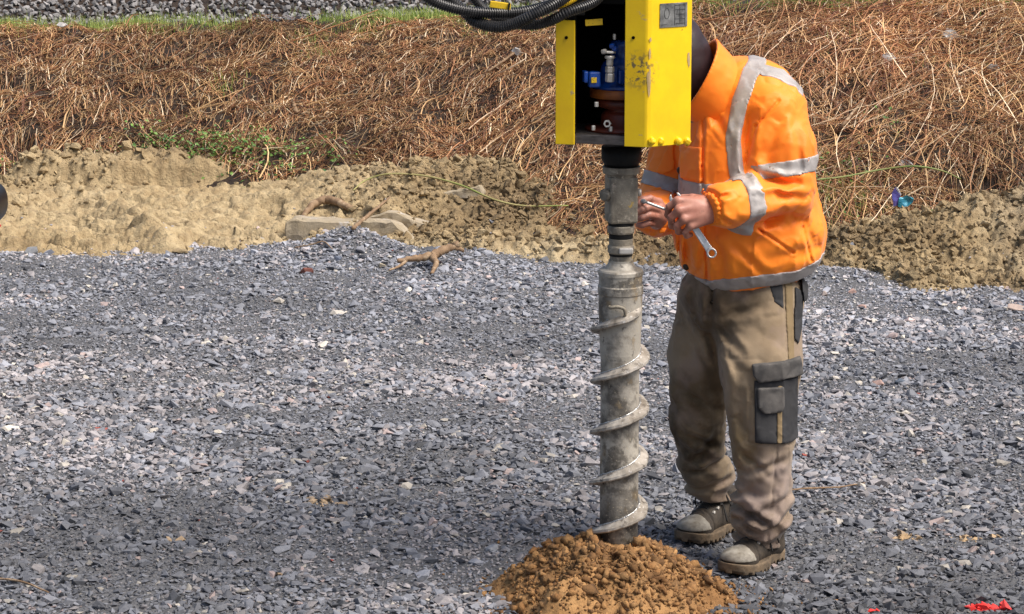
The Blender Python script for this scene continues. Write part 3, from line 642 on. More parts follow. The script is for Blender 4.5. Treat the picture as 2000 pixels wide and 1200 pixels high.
# lifting loop welded on the tube, near the first turn
lp = [np.array([AX + dx, AY - ar(86) - dy, AZ(py)]) for dx, dy, py in ((-.030, -.004, 592), (-.028, .008, 592), (-.010, .012, 590), (.006, .010, 594), (.010, .008, 604), (.008, -.004, 614))]
V, F = tube_vf(spline(lp, 24), 0.0045, 8); child('lifting_loop', mesh_arr('lifting_loop', V, F, True), M['dirty_steel'], auger)
# drive string above the auger
prof = []
seg(432, 440, 44); seg(440, 442, 50, 53); seg(452, 455, 53, 50); seg(457, 464, 42); seg(466, 478, 48, 46); seg(480, 482, 50, 52); seg(492, 494, 52, 48); seg(496, 510, 43)
V, F = lathe_vf(prof[::-1], (AX, AY, 0), 80); neck = child('coupling', mesh_arr('coupling', V, F, False), M['dirty_steel'], drill)
V, F = box_vf((AX + .012, AY - ar(52), AZ(486)), (0.036, 0.016, 0.016), None, 0.003); child('lug', mesh_arr('lug', V, F), M['zinc'], neck)
rb = Matrix.Rotation(R(10), 3, 'Z')
V, F = box_vf((AX, AY, (AZ(343) + AZ(434)) / 2), (ar(57) * 1.95, ar(57) * 1.95, AZ(343) - AZ(434)), rb, 0.006)
blk = child('socket_block', mesh_arr('socket_block', V, F), M['dirty_steel'], drill)
for y0_, y1_, w0_ in ((434, 441, 50), (457, 465, 47), (494, 499, 46)):  # plain black rings set in the coupling's gap and grooves
    V, F = lathe_vf([(ar(w0_), AZ(y1_)), (ar(w0_), AZ(y0_))], (AX, AY, 0), 60); child('dark_ring', mesh_arr('dark_ring', V, F, False), M['black_steel'], neck)
def bolt(c, axis, r, l, m='zinc', hexa=False, par=None, name='bolt'):
    V, F = lathe_vf([(r * .9, 0), (r, r * .15), (r, l * .8), (r * .8, l)], c, 6 if hexa else 20, axis); return child(name, mesh_arr(name, V, F, False), M[m], par)
bolt((AX - ar(50), AY - .018, AZ(378)), (-0.6, -0.8, 0), 0.0165, 0.022, 'dirty_steel', False, blk)
bolt((AX + ar(54), AY + .0, AZ(376)), (1, -0.2, 0), 0.010, 0.016, 'zinc', False, blk)
prof = []
seg(286, 312, 78); seg(318, 324, 70, 66); seg(325, 338, 74, 72); seg(340, 346, 62, 58)
V, F = lathe_vf(prof[::-1][:4], (AX, AY, 0), 80); child('flange', mesh_arr('flange', V, F, False), M['dirty_steel'], drill)
V, F = lathe_vf(prof[::-1][4:], (AX, AY, 0), 40); child('drive_shaft', mesh_arr('drive_shaft', V, F, True), M['black_steel'], drill)

# housing: bent yellow plates round the motor; plan outline from photo columns
HB = 7.10                                            # near corner distance
def HP(px, Y): return np.array([float(W(px, 150, Y)[0]), Y])
A0, A1, B0, B1, B2, C1 = HP(1085, 7.20), HP(1122, 7.185), HP(1220, 7.145), HP(1260, 7.128), HP(1276, 7.135), HP(1350, 7.20)
C2 = C1 + np.array([-0.015, 0.26]); A2 = A0 + np.array([0.015, 0.22])
def zrow(py, Y): return float(W(1200, py, Y)[2])
ZB = zrow(288, 7.13); ZT = zrow(-90, 7.13); TH = 0.007
def plate(poly, z0, z1, name, par, m='yellow'):
    V, F = prism_vf(poly, z0, z1, 0.0016); return child(name, mesh_arr(name, V, F), M[m], par)
def strip(pts, th):
    """plan polygon of a bent plate of thickness th (inwards)"""
    pts = np.array(pts); d = np.diff(pts, axis=0); nrm = np.stack([-d[:, 1], d[:, 0]], -1); nrm /= np.linalg.norm(nrm, axis=1)[:, None]
    vn = np.vstack([nrm[:1], (nrm[1:] + nrm[:-1]), nrm[-1:]]); vn /= np.linalg.norm(vn, axis=1)[:, None]
    return np.vstack([pts, (pts + vn * th)[::-1]])
mid = [B1 + np.array([0.006, -0.0005]), B2 + np.array([-0.006, -0.004])]
hous = plate(strip([B0, B1, *mid, B2, C1, C2], TH), ZB, ZT, 'housing', drill)
plate(strip([A2, A0, A1], TH), zrow(283, 7.19), zrow(40, 7.19), 'side_plate', drill)
plate(strip([C2 + [-.01, 0.002], (C2 + A2) / 2 + [0, .003], A2 + [.01, 0.002]], TH), ZB + .01, ZT, 'shade_back_plate', drill, 'shade_black')  # back wall coloured near-black in place of the inner shade
plate(strip([A2 + [.009, 0], A0 + [.012, .010], A1 + [0.004, .012]], .004), ZB + .02, ZT, 'shade_liner', drill, 'black_steel')  # black liner, its colour stands in for shade behind the yellow plate
# cut end of the beam: worn weld lumps along the lower edge
for px, yy in ((1273, 7.125), (1290, 7.145), (1325, 7.170), (1342, 7.188)):
    c = W(px, 276, yy); V, F = bm_vf((lambda b: (bmesh.ops.create_icosphere(b, subdivisions=3, radius=1.0), b)[1])(bmesh.new()))
    V = V * np.array([0.0095, 0.0075, 0.0105]) * (1 + 0.22 * vnoise(V * 3 + px)[:, None]); child('weld_bead', mesh_arr('weld_bead', V + c + [0, .0035, -.001], F, True), M['yellow'], hous)
# bolt holes as dark screws
for px, yy, par in ((1237, 7.137, hous), (1106, 7.19, hous)):
    c = W(px, 74, yy); V, F = lathe_vf([(0.0042, -0.004), (0.0042, 0.0015)], c, 16, (-.25, -1, 0)); child('bolt_hole', mesh_arr('bolt_hole', V, F), M['shade_black'], par)
# worn data plate
def fr(px, Y=None):           # point on the right-hand face
    t = (px - 1276) / 74.0; return B2 + (C1 - B2) * t
nrm = C1 - B2; nrm = np.array([nrm[1], -nrm[0]]); nrm /= np.linalg.norm(nrm)
def face_quad(px0, px1, py0, py1, off, th=0.0015):
    a, b = fr(px0), fr(px1); o = nrm * off; yy = (a[1] + b[1]) / 2; z1, z0 = zrow(py0, yy), zrow(py1, yy); o2 = nrm * (off + th)
    return prism_vf([a + o, b + o, b + o2, a + o2], z0, z1)
V, F = face_quad(1287, 1340, 6, 53, 0.0005); npl = child('data_plate', mesh_arr('data_plate', V, F), M['plate'], hous)
acc = Acc()
for q in ((1316, 1335, 9, 10.3), (1316, 1335, 18, 19), (1318, 1334, 27, 28), (1316, 1335, 36, 37), (1318, 1334, 45, 46), (1315, 1315.8, 8, 50), (1335, 1335.8, 8, 50), (1325, 1325.6, 8, 46), (1290, 1300, 48, 49)):
    acc.add(*face_quad(*q, 0.0022, 0.0006))
for rr_ in (0.011,):
    c3 = np.array([*(fr(1300) + nrm * 0.0024), zrow(27, 7.15)]); a = np.linspace(0, 2 * np.pi, 26); d = (C1 - B2) / np.linalg.norm(C1 - B2)
    ring = np.stack([c3[0] + d[0] * np.cos(a) * rr_ * .7, c3[1] + d[1] * np.cos(a) * rr_ * .7, c3[2] + np.sin(a) * rr_ * 1.2], -1); acc.add(*tube_vf(ring, 0.0006, 5))
child('plate_markings', acc.mesh('plate_markings'), M['plate_mark'], npl)
# unseen top plate, added to keep light out of the housing
plate([A1 + [-.004, .009], B0 + [.004, .009], B1 + [0, .012], C1 + [-.014, .02], C2 + [-.014, -.01], A2 + [.014, -.01]], ZT - .012, ZT - .002, 'light_block_top', drill, 'shade_black')
plate([A1 + [.001, .001], B0 + [-.001, .001], B0 + [-.001, .006], A1 + [.001, .006]], zrow(8, 7.17), ZT - .02, 'front_cover', drill, 'shade_black')
# paint chips and scuffs
def chip(pts, par=None):
    P2 = []
    for px, py in pts:
        if px < 1262: t = (px - 1220) / 40.0; q = B0 + (B1 - B0) * t
        elif px < 1276: t = (px - 1260) / 16.0; q = B1 + (B2 - B1) * t + np.array([.001, -.0035 * math.sin(math.pi * np.clip(t, 0, 1))])
        else: q = fr(px)
        P2.append([q[0], q[1] - .0012, zrow(py, q[1])])
    return np.array(P2)
rs = np.random.default_rng(5); mprim = mat('bare_primer', (0.52, 0.36, 0.17), .6, var=(.4, .28, .12), vscale=60)
for (cx, cy, w_, h_) in ((1267, 160, 4.0, 26), (1268, 105, 2.0, 12), (1269, 78, 2.4, 5), (1345, 118, 2.5, 14)):
    k = 16; a = np.linspace(0, 2 * np.pi, k, endpoint=False); rr_ = 1 + .35 * rs.normal(size=k) * .5; P2 = chip([(cx + w_ * math.cos(t) * q, cy + h_ * math.sin(t) * q) for t, q in zip(a, rr_)])
    child('paint_chip', mesh_arr('paint_chip', P2, np.arange(k)[::-1][None]), mprim, hous)
# bottom plate
def lerp2(a, b, t): return a + (b - a) * t
plate([A1 + [-.004, .009], B0 + [.004, .009], B1 + [0, .012], C1 + [-.014, .02], C2 + [-.014, -.01], A2 + [.014, -.01]], zrow(284, 7.16), zrow(266, 7.16), 'base_plate', drill, 'steel_plate')
# gearbox and motor inside
mx, my = AX + 0.005, AY + 0.01
def az(py): return zrow(py, 7.20)
V, F = lathe_vf([(0.10, az(262)), (0.10, az(256)), (0.060, az(254)), (0.058, az(232)), (0.052, az(226)), (0.040, az(222)), (.072, az(214)), (.072, az(200))], (mx, my, 0), 40)
gb = child('gearbox', mesh_arr('gearbox', V, F, True), M['red_rust'], drill)
V, F = lathe_vf([(0.086, az(197)), (0.088, az(196)), (0.088, az(180)), (0.086, az(179))], (mx, my, 0), 40); child('gear_ring', mesh_arr('gear_ring', V, F, True), M['orange_rust'], drill)
V, F = lathe_vf([(0.082, az(179)), (0.084, az(176)), (0.080, az(170)), (0.064, az(166)), (0.060, az(140)), (0.052, az(128)), (0.034, az(120)), (0.030, az(105)), (.034, az(98)), (.034, az(88)), (.01, az(86))], (mx, my, 0), 40)
mot = child('motor', mesh_arr('motor', V, F, True), M['blue'], drill)
for px, py, w, h_ in ((1160, 155, .030, .040), (1213, 150, .018, .034), (1143, 150, .012, .03)):
    c = W(px, py, 7.205); V, F = box_vf(c, (w, .03, h_), rb, .004); child('motor_lug', mesh_arr('motor_lug', V, F), M['blue'], mot)
c = W(1160, 157, 7.187); V, F = box_vf(c, (.014, .004, .014), rb, .001); child('motor_label', mesh_arr('motor_label', V, F), M['tagy'], mot)
FY = 7.185
for py, r_, l_, hx in ((152, .0115, .022, True), (136, .0115, .016, True), (120, .009, .022, False), (112, .013, .008, False), (102, .016, .006, True)):
    c = W(1191, py, FY); V, F = lathe_vf([(r_ * .9, -l_ / 2), (r_, -l_ / 2 + .002), (r_, l_ / 2 - .002), (r_ * .9, l_ / 2)], c, 6 if hx else 24, (0.05, 0, 1)); child('hose_fitting', mesh_arr('hose_fitting', V, F), M['zinc'], mot)
for px, py in ((1180, 101), (1201, 96), (1196, 90)):
    c = W(px, py, FY - .002); V, F = lathe_vf([(.006, -.006), (.007, 0), (.006, .006)], c, 8, (1, -.5, .2)); child('hose_fitting', mesh_arr('hose_fitting', V, F), M['blue' if px > 1190 else 'zinc'], mot)
c = W(1200, 72, FY); V, F = lathe_vf([(.004, -.007), (.004, .007)], c, 6, (0, 0, 1)); child('hose_fitting', mesh_arr('hose_fitting', V, F), M['zinc'], mot)
for px, py, r_, ax in ((1165, 204, .0055, (0, 0, 1)), (1159, 250, .005, (0, 0, 1)), (1193, 252, .005, (0, 0, 1))):
    V, F = lathe_vf([(r_, -.006), (r_, .004), (r_ * .8, .006)], W(px, py, 7.19), 6, ax); child('bolt', mesh_arr('bolt', V, F), M['zinc'], gb)
c = W(1186, 242, 7.185); V, F = lathe_vf([(.0055, .003), (.0095, .003), (.0105, 0), (.0105, -.006)], c, 6, (-.1, -1, .1), cap=False); nut = child('nut', mesh_arr('nut', V, F), M['zinc'], gb)
c = W(1160, 44, 7.19); V, F = box_vf(c, (.044, .003, .016), Matrix.Rotation(R(-4), 3, 'Y'), .001); child('hanging_tag', mesh_arr('hanging_tag', V, F), M['tagy'], drill)
c = W(1119, 23, 7.18); V, F = box_vf(c + [-.0, 0.02, 0.02], (.055, .05, .06), rb, .003); child('bracket', mesh_arr('bracket', V, F), M['black_steel'], drill)

# corrugated hydraulic hoses (they carry on up to the boom above the picture)
def hose(pts, rad, name='hydraulic_hose', m='hose', pitch=0.0060):
    C = spline([W(*p) for p in pts], 200); L = np.linalg.norm(np.diff(C, axis=0), axis=1); s = np.concatenate([[0], np.cumsum(L)]); n = int(s[-1] / pitch) * 4
    t = np.linspace(0, s[-1], n); C = np.stack([np.interp(t, s, C[:, i]) for i in range(3)], -1)
    r = rad * np.array([1.0, 1.0, 0.80, 0.80])[np.arange(n) % 4]; V, F = tube_vf(C, r, 16); return child(name, mesh_arr(name, V, F, False), M[m], drill)
h1 = hose([(760, -90, 7.0), (800, -35, 7.02), (843, 0, 7.04), (884, 16, 7.05), (936, 25, 7.06), (994, 26, 7.08), (1040, 20, 7.1), (1100, 0, 7.16), (1140, -40, 7.22)], 0.0145)
hose([(800, -100, 7.05), (850, -30, 7.06), (907, 24, 7.08), (930, 43, 7.07), (970, 53, 7.05), (1005, 47, 7.04), (1040, 30, 7.03), (1081, 9, 7.05), (1110, -12, 7.10), (1150, -60, 7.2)], 0.0150)
hose([(900, -60, 7.12), (925, -5, 7.12), (960, 30, 7.12), (1000, 45, 7.11), (1035, 50, 7.11), (1070, 43, 7.10), (1110, 24, 7.08), (1165, 0, 7.12), (1190, -50, 7.2)], 0.0135)
hose([(1035, 34, 7.07), (1060, 24, 7.08), (1085, 14, 7.09), (1110, 4, 7.12), (1135, -14, 7.16), (1170, -60, 7.2)], 0.0085, 'yellow_hose_sleeve', 'tagy')
V, F = tube_vf(spline([W(1150, 14, 7.13), W(1160, 8, 7.13), W(1172, -6, 7.15), W(1178, -40, 7.2)], 14), .0022, 8); child('control_cable', mesh_arr('control_cable', V, F, True), M['tagy'], drill)
c = W(977, 11, 7.035); V, F = box_vf(c, (.052, .006, .017), Matrix.Rotation(R(8), 3, 'Y'), .002); lb = child('hose_tag', mesh_arr('hose_tag', V, F), M['tagy'], drill)
c = W(994, 14, 7.03); V, F = box_vf(c, (.005, .012, .020), Matrix.Rotation(R(8), 3, 'Y'), .001); child('tag_clip', mesh_arr('tag_clip', V, F), M['black_steel'], lb)

# ------------------------------------------------------------------ heap of spoil round the auger
HX, HY = AX - .005, 7.22
def z_heap(X, Y):
    d = np.sqrt(((X - HX) / 1.0) ** 2 + ((Y - HY) / 0.92) ** 2); a = np.arctan2(Y - HY, X - HX)
    Rr = 0.335 - 0.035 * np.clip(np.cos(a), 0, 1) + 0.02 * np.sin(a * 3 + 1) + 0.03 * np.sin(a * 5) + 0.02 * np.sin(a * 9 + 2)
    q = np.clip(1 - d / Rr, -0.2, 1); z = 0.172 * np.where(q > 0, 1.06 * np.tanh(q * 1.62) , q) * (1 - .42 * sst(.03, .24, X - HX))
    z = z - 0.02 * np.exp(-(d / .08) ** 2)
    rr_ = sst(0.0, 0.25, q)
    return z - 0.004 + rr_ * (0.030 * n2(X, Y, 9, None, 3, 70.) + 0.028 * np.abs(n2(X, Y, 24, None, 3, 71.))) + (0.010 * n2(X, Y, 60, None, 3, 72.)) * sst(-.05, .1, q)
xs = np.arange(HX - .46, HX + .46, .006); ys = np.arange(HY - .44, HY + .44, .006); X, Y = np.meshgrid(xs, ys, indexing='ij'); Z = z_heap(X, Y); nx, ny = X.shape
i, j = np.meshgrid(np.arange(nx - 1), np.arange(ny - 1), indexing='ij'); F = np.stack([i * ny + j, (i + 1) * ny + j, (i + 1) * ny + j + 1, i * ny + j + 1], -1).reshape(-1, 4)
F = F[(Z.ravel()[F] > -0.02).all(1)]
sc1, sc2 = np.array([0.22, 0.105, 0.034]), np.array([0.37, 0.205, 0.080])
nn = np.clip(0.5 + n2(X, Y, 7, None, 3, 75.) * 1.5, 0, 1).reshape(-1, 1)
acc = Acc(); acc.add(np.stack([X, Y, Z], -1).reshape(-1, 3), F, sc1 * (1 - nn) + sc2 * nn)
N = 18000; rs = np.random.default_rng(91); dd = np.abs(rs.normal(0, .20, N)); aa = rs.uniform(0, 6.283, N); X = HX + dd * np.cos(aa) * 1.15; Y = HY + dd * np.sin(aa); k = np.hypot(X - HX, Y - HY) > .055; X, Y = X[k], Y[k]; N = len(X); dd = np.hypot(X - HX, Y - HY)
sz = np.clip(np.exp(rs.normal(math.log(.0044), .66, N)), .0018, .026); far_ = dd > .3; sz[far_] *= .6; bg_ = (rs.random(N) < .010) & (dd < .22); sz[bg_] = rs.uniform(.016, .030, bg_.sum()); zb_ = np.maximum(z_heap(X, Y), 0.004)
keep = (dd < .38) | (rs.random(N) < .25); X, Y, sz, zb_ = X[keep], Y[keep], sz[keep], zb_[keep]; N = len(X)
cc = sc1 + (sc2 - sc1) * rs.random((N, 1)); cc *= rs.uniform(.55, 1.2, (N, 1)); kinds = stone_kinds(24, .75, 9, 33); idx = rs.integers(0, 20, N)
Rm = rotm(rs.uniform(0, 6.28, N), rs.normal(0, 1, N), rs.normal(0, 1, N))
for k, (kv, kf) in enumerate(kinds):
    s = np.where(idx == k)[0]; P = np.einsum('nij,vj->nvi', Rm[s], kv) * sz[s][:, None, None] + np.stack([X, Y, zb_ + sz * .2], -1)[s][:, None]
    acc.add(P.reshape(-1, 3), (kf[None] + (np.arange(len(s)) * len(kv))[:, None, None]).reshape(-1, 3), np.repeat(cc[s], len(kv), 0))
me = acc.mesh('spoil_heap', True); recentre(me, (HX, HY, 0))
put('spoil_heap', me, M['spoil'], label='heap of crumbly orange brown clay piled round the foot of the auger', cat='soil heap', loc=(HX, HY, 0))

# ------------------------------------------------------------------ the worker
man = empty('person', (0.62, 7.66, 0), 'worker in orange hi-vis jacket and muddy khaki cargo trousers holding a spanner beside the auger', 'person')
nrmz = lambda v: np.array(v, float) / np.linalg.norm(v)
PXM = FPX / 7.75
# --- joints
shL, elL, wrL = W(1508, 222, 7.62), W(1535, 372, 7.56), W(1398, 405, 7.44)
shR, elR, wrR = W(1345, 235, 7.88), W(1288, 405, 7.84), W(1284, 424, 7.62)
headc = W(1300, 110, 7.67); neckb = W(1396, 190, 7.71)
FWD = nrmz([-0.80, -0.60, 0]); LFT = nrmz([0.60, -0.80, 0])          # the way he faces, and his left

def wr(P, f, z, o=3): return fbm(P * f + z, o)
jp = [ (ell(W(1463, 455, 7.69), (0.208, 0.185, 0.185)), .05),
       (ell(W(1458, 330, 7.70), (0.180, 0.165, 0.21)), .06),
       (ell(W(1452, 235, 7.74), (0.150, 0.150, 0.165)), .06),
       (ecap(W(1490, 190, 7.66), W(1395, 205, 7.82), .085, .075, (0, 0, 1), 0.9), .06),
       (rcone(W(1465, 200, 7.72), W(1420, 180, 7.71), .105, .080), .05) ]
slL = [ (rcone(shL, W(1530, 300, 7.59), .088, .083), .04), (rcone(W(1530, 300, 7.59), elL, .083, .068), .04),
        (rcone(elL, W(1460, 398, 7.50), .068, .066), .03), (rcone(W(1460, 398, 7.50), W(1410, 400, 7.45), .066, .056), .03),
        (rcone(W(1410, 400, 7.45), W(1391, 407, 7.432), .050, .036), .012) ]
slR = [ (rcone(shR, elR, .078, .068), .04), (rcone(elR, W(1284, 418, 7.70), .068, .060), .03), (rcone(W(1284, 420, 7.70), W(1284, 422, 7.615), .058, .040), .015) ]
hemA, hemB, hemC = W(1305, 556, 7.72), W(1614, 512, 7.72), W(1440, 586, 7.50)
hn = np.cross(hemB - hemA, hemC - hemA); hn = nrmz(hn); hn = hn if hn[2] > 0 else -hn
creJ = [ (W(1480, 350, 7.50), W(1560, 358, 7.50), .010, .016), (W(1470, 330, 7.52), W(1520, 352, 7.50), .010, .012), (W(1500, 372, 7.49), W(1575, 385, 7.52), .012, .008),
         (W(1455, 340, 7.52), W(1462, 230, 7.55), .012, .014), (W(1405, 385, 7.40), W(1425, 380, 7.41), .006, .008), (W(1410, 425, 7.40), W(1430, 440, 7.42), .007, .008),
         (W(1440, 440, 7.50), W(1540, 420, 7.52), .018, .018), (W(1390, 450, 7.50), W(1372, 540, 7.5), .012, .008), (W(1340, 460, 7.52), W(1352, 540, 7.52), .012, .010),
         (W(1400, 470, 7.5), W(1420, 560, 7.5), .012, .008), (W(1430, 480, 7.5), W(1500, 540, 7.52), .010, .006), (W(1385, 205, 7.6), W(1415, 260, 7.6), .010, .008), (W(1430, 180, 7.6), W(1400, 250, 7.6), .012, .008),
         (W(1520, 240, 7.52), W(1495, 320, 7.50), .015, .008), (W(1555, 250, 7.56), W(1560, 330, 7.54), .012, .006), (W(1560, 420, 7.6), W(1590, 480, 7.62), .014, .008),
         (W(1255, 375, 7.66), W(1300, 385, 7.62), .010, .010), (W(1260, 455, 7.62), W(1300, 440, 7.6), .010, .012), (W(1600, 470, 7.7), W(1500, 500, 7.55), .016, .006)]
seamJ = [ (W(1376, 215, 7.58), W(1373, 330, 7.54)), (W(1373, 330, 7.54), W(1377, 440, 7.52)), (W(1377, 440, 7.52), W(1384, 560, 7.52)), (W(1324, 300, 7.62), W(1324, 400, 7.6)),
          (W(1324, 400, 7.6), W(1330, 550, 7.6)), (W(1480, 445, 7.51), W(1550, 495, 7.53)), (W(1458, 320, 7.53), W(1476, 245, 7.55)), (W(1476, 245, 7.55), W(1520, 195, 7.56)), (W(1565, 440, 7.58), W(1582, 505, 7.62))]
def creases(P, d, L):
    XZ = P[:, [0, 2]] + .006 * np.stack([wr(P, 30, 90., 2), wr(P, 30, 95., 2)], -1)
    for a, b, w, dp in L:
        ab = (b - a)[[0, 2]]; v = XZ - a[[0, 2]]; h = np.clip(v @ ab / (ab @ ab), 0, 1); s = np.linalg.norm(v - h[:, None] * ab, axis=1); near = P[:, 1] < (a[1] + b[1]) / 2 + .13
        nn_ = np.array([-ab[1], ab[0]]) / np.linalg.norm(ab); sg = v @ nn_; tp_ = np.sin(np.pi * np.clip(h * .9 + .05, 0, 1)) ** .5
        d = d + near * tp_ * (dp * np.exp(-(s / w) ** 2) - .55 * dp * np.exp(-((np.abs(sg) - 1.9 * w) / (1.1 * w)) ** 2) * (s < 4 * w))
    return d
def jpost(P, d):
    Q = P + .03 * np.stack([wr(P, 7, 60., 2), wr(P, 7, 70., 2), wr(P, 7, 80., 2)], -1)
    n1, n2_, n3 = wr(Q * np.array([1.0, 1.0, .38]), 10, 5.0, 2), wr(Q @ np.array([[.9, 0, .35], [0, .8, 0], [-.25, 0, .5]]), 13, 15.0, 2), wr(Q, 23, 2.0, 2)
    d = d - 0.0055 * np.exp(-np.abs(n1) / .12) + .0040 * np.exp(-np.abs(n2_) / .10) - .0020 * np.exp(-np.abs(n3) / .14) + .005 * n1
    d = creases(P, d, creJ)
    for a, b in seamJ:
        s = segd(a[[0, 2]], b[[0, 2]], P[:, [0, 2]]); near = P[:, 1] < 7.74; d = d + near * (0.0060 * np.exp(-(s / .0034) ** 2) - .0022 * np.exp(-((s - .008) / .005) ** 2))
    return d
jraw = Body(jp + slL + slR, .04, jpost)
def hemd(P): return (P - hemA) @ hn
# neck opening: cut along the collar's lean
colA, colB = W(1412, 215, 7.72), W(1362, 100, 7.66); cax = nrmz(colB - colA)
class Cut(Body):
    def __init__(s, base, cuts, prims=None): s.b = base; s.c = cuts; s.p = base.p; s.k = base.k; s.post = None
    def __call__(s, P):
        d = s.b(P)
        for c in s.c: d = c(P, d)
        return d
    def local(s, c, Rb): return Cut(s.b.local(c, Rb), s.c)
def wristcut(P, d):
    dl = nrmz(wrL - W(1460, 398, 7.5)); dr = nrmz(wrR - elR)
    d = np.where(np.linalg.norm(P - wrL, axis=1) < .12, np.maximum(d, (P - W(1390, 407, 7.431)) @ dl), d)
    return np.where(np.linalg.norm(P - wrR, axis=1) < .10, np.maximum(d, (P - W(1284, 422, 7.605)) @ dr), d)
jack = Cut(jraw, [lambda P, d: np.maximum(d, -hemd(P)), wristcut])
JLO, JHI = (0.22, 7.28, 0.68), (0.95, 8.06, 1.60)
jk = child('jacket', sdf_mesh('jacket', jack, JLO, JHI, 0.0042), M['orange'], man)
# collar: a stand-up funnel, open at the top
ca = W(1424, 212, 7.71); cb = W(1345, 130, 7.67)
def collar(P):
    ax = nrmz(cb - ca); L = np.linalg.norm(cb - ca); v = P - ca; h = v @ ax; rr_ = np.linalg.norm(v - h[:, None] * ax, axis=1); r0 = 0.094 + .03 * h
    r0 = r0 + 0.004 * wr(P, 20, 3.0)
    d = np.abs(rr_ - r0) - 0.005; top = (P - W(1374, 128, 7.67)) @ nrmz([-.82, -.12, .42])
    return np.maximum(np.maximum(d, top), -h - .02)
child('collar', sdf_mesh('collar', collar, (.3, 7.5, 1.2), (.75, 7.9, 1.62), 0.004), M['orange'], jk)
# lower orange hem below the band
def waist(P):
    d = jraw(P) + .012; h = hemd(P); return np.maximum(np.maximum(d, h - .02), -(h + .022 + .008 * np.sin(P[:, 0] * 40)))
child('hem', sdf_mesh('hem', waist, (0.22, 7.4, .66), (.95, 8.0, 1.0), 0.0048), M['orange'], jk)
# reflective bands: 3 mm proud of the cloth
def band(reg, lo, hi, label=None, name='reflective_band', parent=None, base=None, m='silver', proud=.003, h=.004, inner=.006):
    bs = base or jack
    f = lambda P: np.maximum(np.maximum(bs(P) - proud, reg(P)), -(bs(P) + inner))
    me = sdf_mesh(name, f, lo, hi, h); return child(name, me, M[m], parent or jk, label)
torso = Body(jp, .05); sL = Body(slL, .03); sR = Body(slR, .03)
band(lambda P: np.maximum(np.maximum(np.abs(hemd(P) - .024 - .005 * np.sin(P[:, 0] * 22)) - .021, torso(P) - .03), .004 - sL(P)), (.22, 7.3, .68), (.95, 8.0, 1.05))
tb = hemd(W(1350, 382, 7.56)[None])[0]
band(lambda P: np.maximum.reduce([np.abs(hemd(P) - tb) - .023, torso(P) - .03, .012 - sL(P), .010 - sR(P)]), (.22, 7.3, .95), (.95, 8.05, 1.35))
vb = [W(*p)[[0, 2]] for p in ((1494, 122, 7.55), (1468, 150, 7.55), (1447, 205, 7.53), (1433, 275, 7.53), (1438, 330, 7.53), (1446, 375, 7.53))]
def vreg(P):
    d = np.min([segd(a, b, P[:, [0, 2]]) for a, b in zip(vb[:-1], vb[1:])], axis=0) - .0205; return np.maximum(d, P[:, 1] - 7.74)
band(vreg, (.45, 7.45, 1.02), (.80, 7.80, 1.55))
# band over the shoulder, seen at the edge of the back
sb = [W(*p)[[0, 2]] for p in ((1494, 140, 7.6), (1530, 150, 7.6), (1562, 182, 7.6))]
band(lambda P: np.maximum.reduce([np.min([segd(a, b, P[:, [0, 2]]) for a, b in zip(sb[:-1], sb[1:])], axis=0) - .014, P[:, 1] - 7.80, 7.60 - P[:, 1]]), (.55, 7.5, 1.25), (.88, 7.9, 1.55))
ax1 = nrmz(W(1530, 300, 7.59) - shL + np.array([-.02, 0, 0])); c1 = W(1526, 328, 7.56)
ax1 = nrmz([.15, -.08, -1.0]); uA = Body(slL[:2], .03)
band(lambda P: np.maximum.reduce([np.abs((P - c1) @ ax1) - .021, uA(P) - .022, -(P - elL) @ nrmz([0.1, 0, 1.0]) - .02]), (.50, 7.38, .95), (.95, 7.80, 1.35))
ax2 = nrmz(wrL - elL + np.array([0, 0, .03])); c2_ = W(1457, 398, 7.47)
band(lambda P: np.maximum.reduce([np.abs((P - c2_) @ ax2) - .023, sL(P) - .012, (P - c2_) @ np.array([0, 1.0, 0]) - .14]), (.45, 7.36, .90), (.85, 7.70, 1.25))
ax3 = nrmz(elR - shR); c3_ = W(1270, 348, 7.8)
band(lambda P: np.maximum.reduce([np.abs((P - c3_) @ ax3) - .020, sR(P) - .012]), (.20, 7.55, .95), (.62, 8.0, 1.3))
# placket flap, snaps
pk = [W(*p)[[0, 2]] for p in ((1327, 292, 7.58), (1374, 292, 7.56), (1374, 370, 7.56), (1380, 560, 7.54), (1332, 552, 7.6), (1326, 400, 7.6))]
band(lambda P: np.maximum.reduce([polysdf(pk, P[:, [0, 2]]), P[:, 1] - 7.72, sL(P) * 0 - 1, .006 - sL(P), .004 - sR(P), .008 + np.minimum(np.abs(hemd(P) - tb), np.abs(hemd(P) - .022)) * 0 - np.minimum(np.abs(hemd(P) - tb) - .026 + .008, np.abs(hemd(P) - .022) - .024 + .008)]),
     (.35, 7.4, .68), (.62, 7.80, 1.35), None, 'placket', jk, m='orange', proud=.0045)
pf = [W(*p)[[0, 2]] for p in ((1287, 262, 7.7), (1322, 262, 7.66), (1322, 345, 7.66), (1300, 352, 7.68), (1285, 345, 7.7))]
band(lambda P: np.maximum.reduce([polysdf(pf, P[:, [0, 2]]), P[:, 1] - 7.80]), (.30, 7.5, 1.05), (.52, 7.85, 1.35), None, 'chest_flap', jk, m='orange', proud=.006)
def surf_pt(f, px, py, y0=7.30, y1=8.0):
    ys = np.arange(y0, y1, .001); P = np.array([W(px, py, y) for y in ys]); d = f(P); k = np.argmax(d < 0); return P[k]
for px, py in ((1331, 332), (1343, 520)):
    c = surf_pt(jack, px, py) + np.array([-.003, -.007, 0]); V, F = lathe_vf([(.009, -.004), (.010, .004), (.007, .007), (.002, .008)], c, 16, (-.5, -.85, 0)); child('snap_button', mesh_arr('snap_button', V, F, True), M['dark_button'], jk)
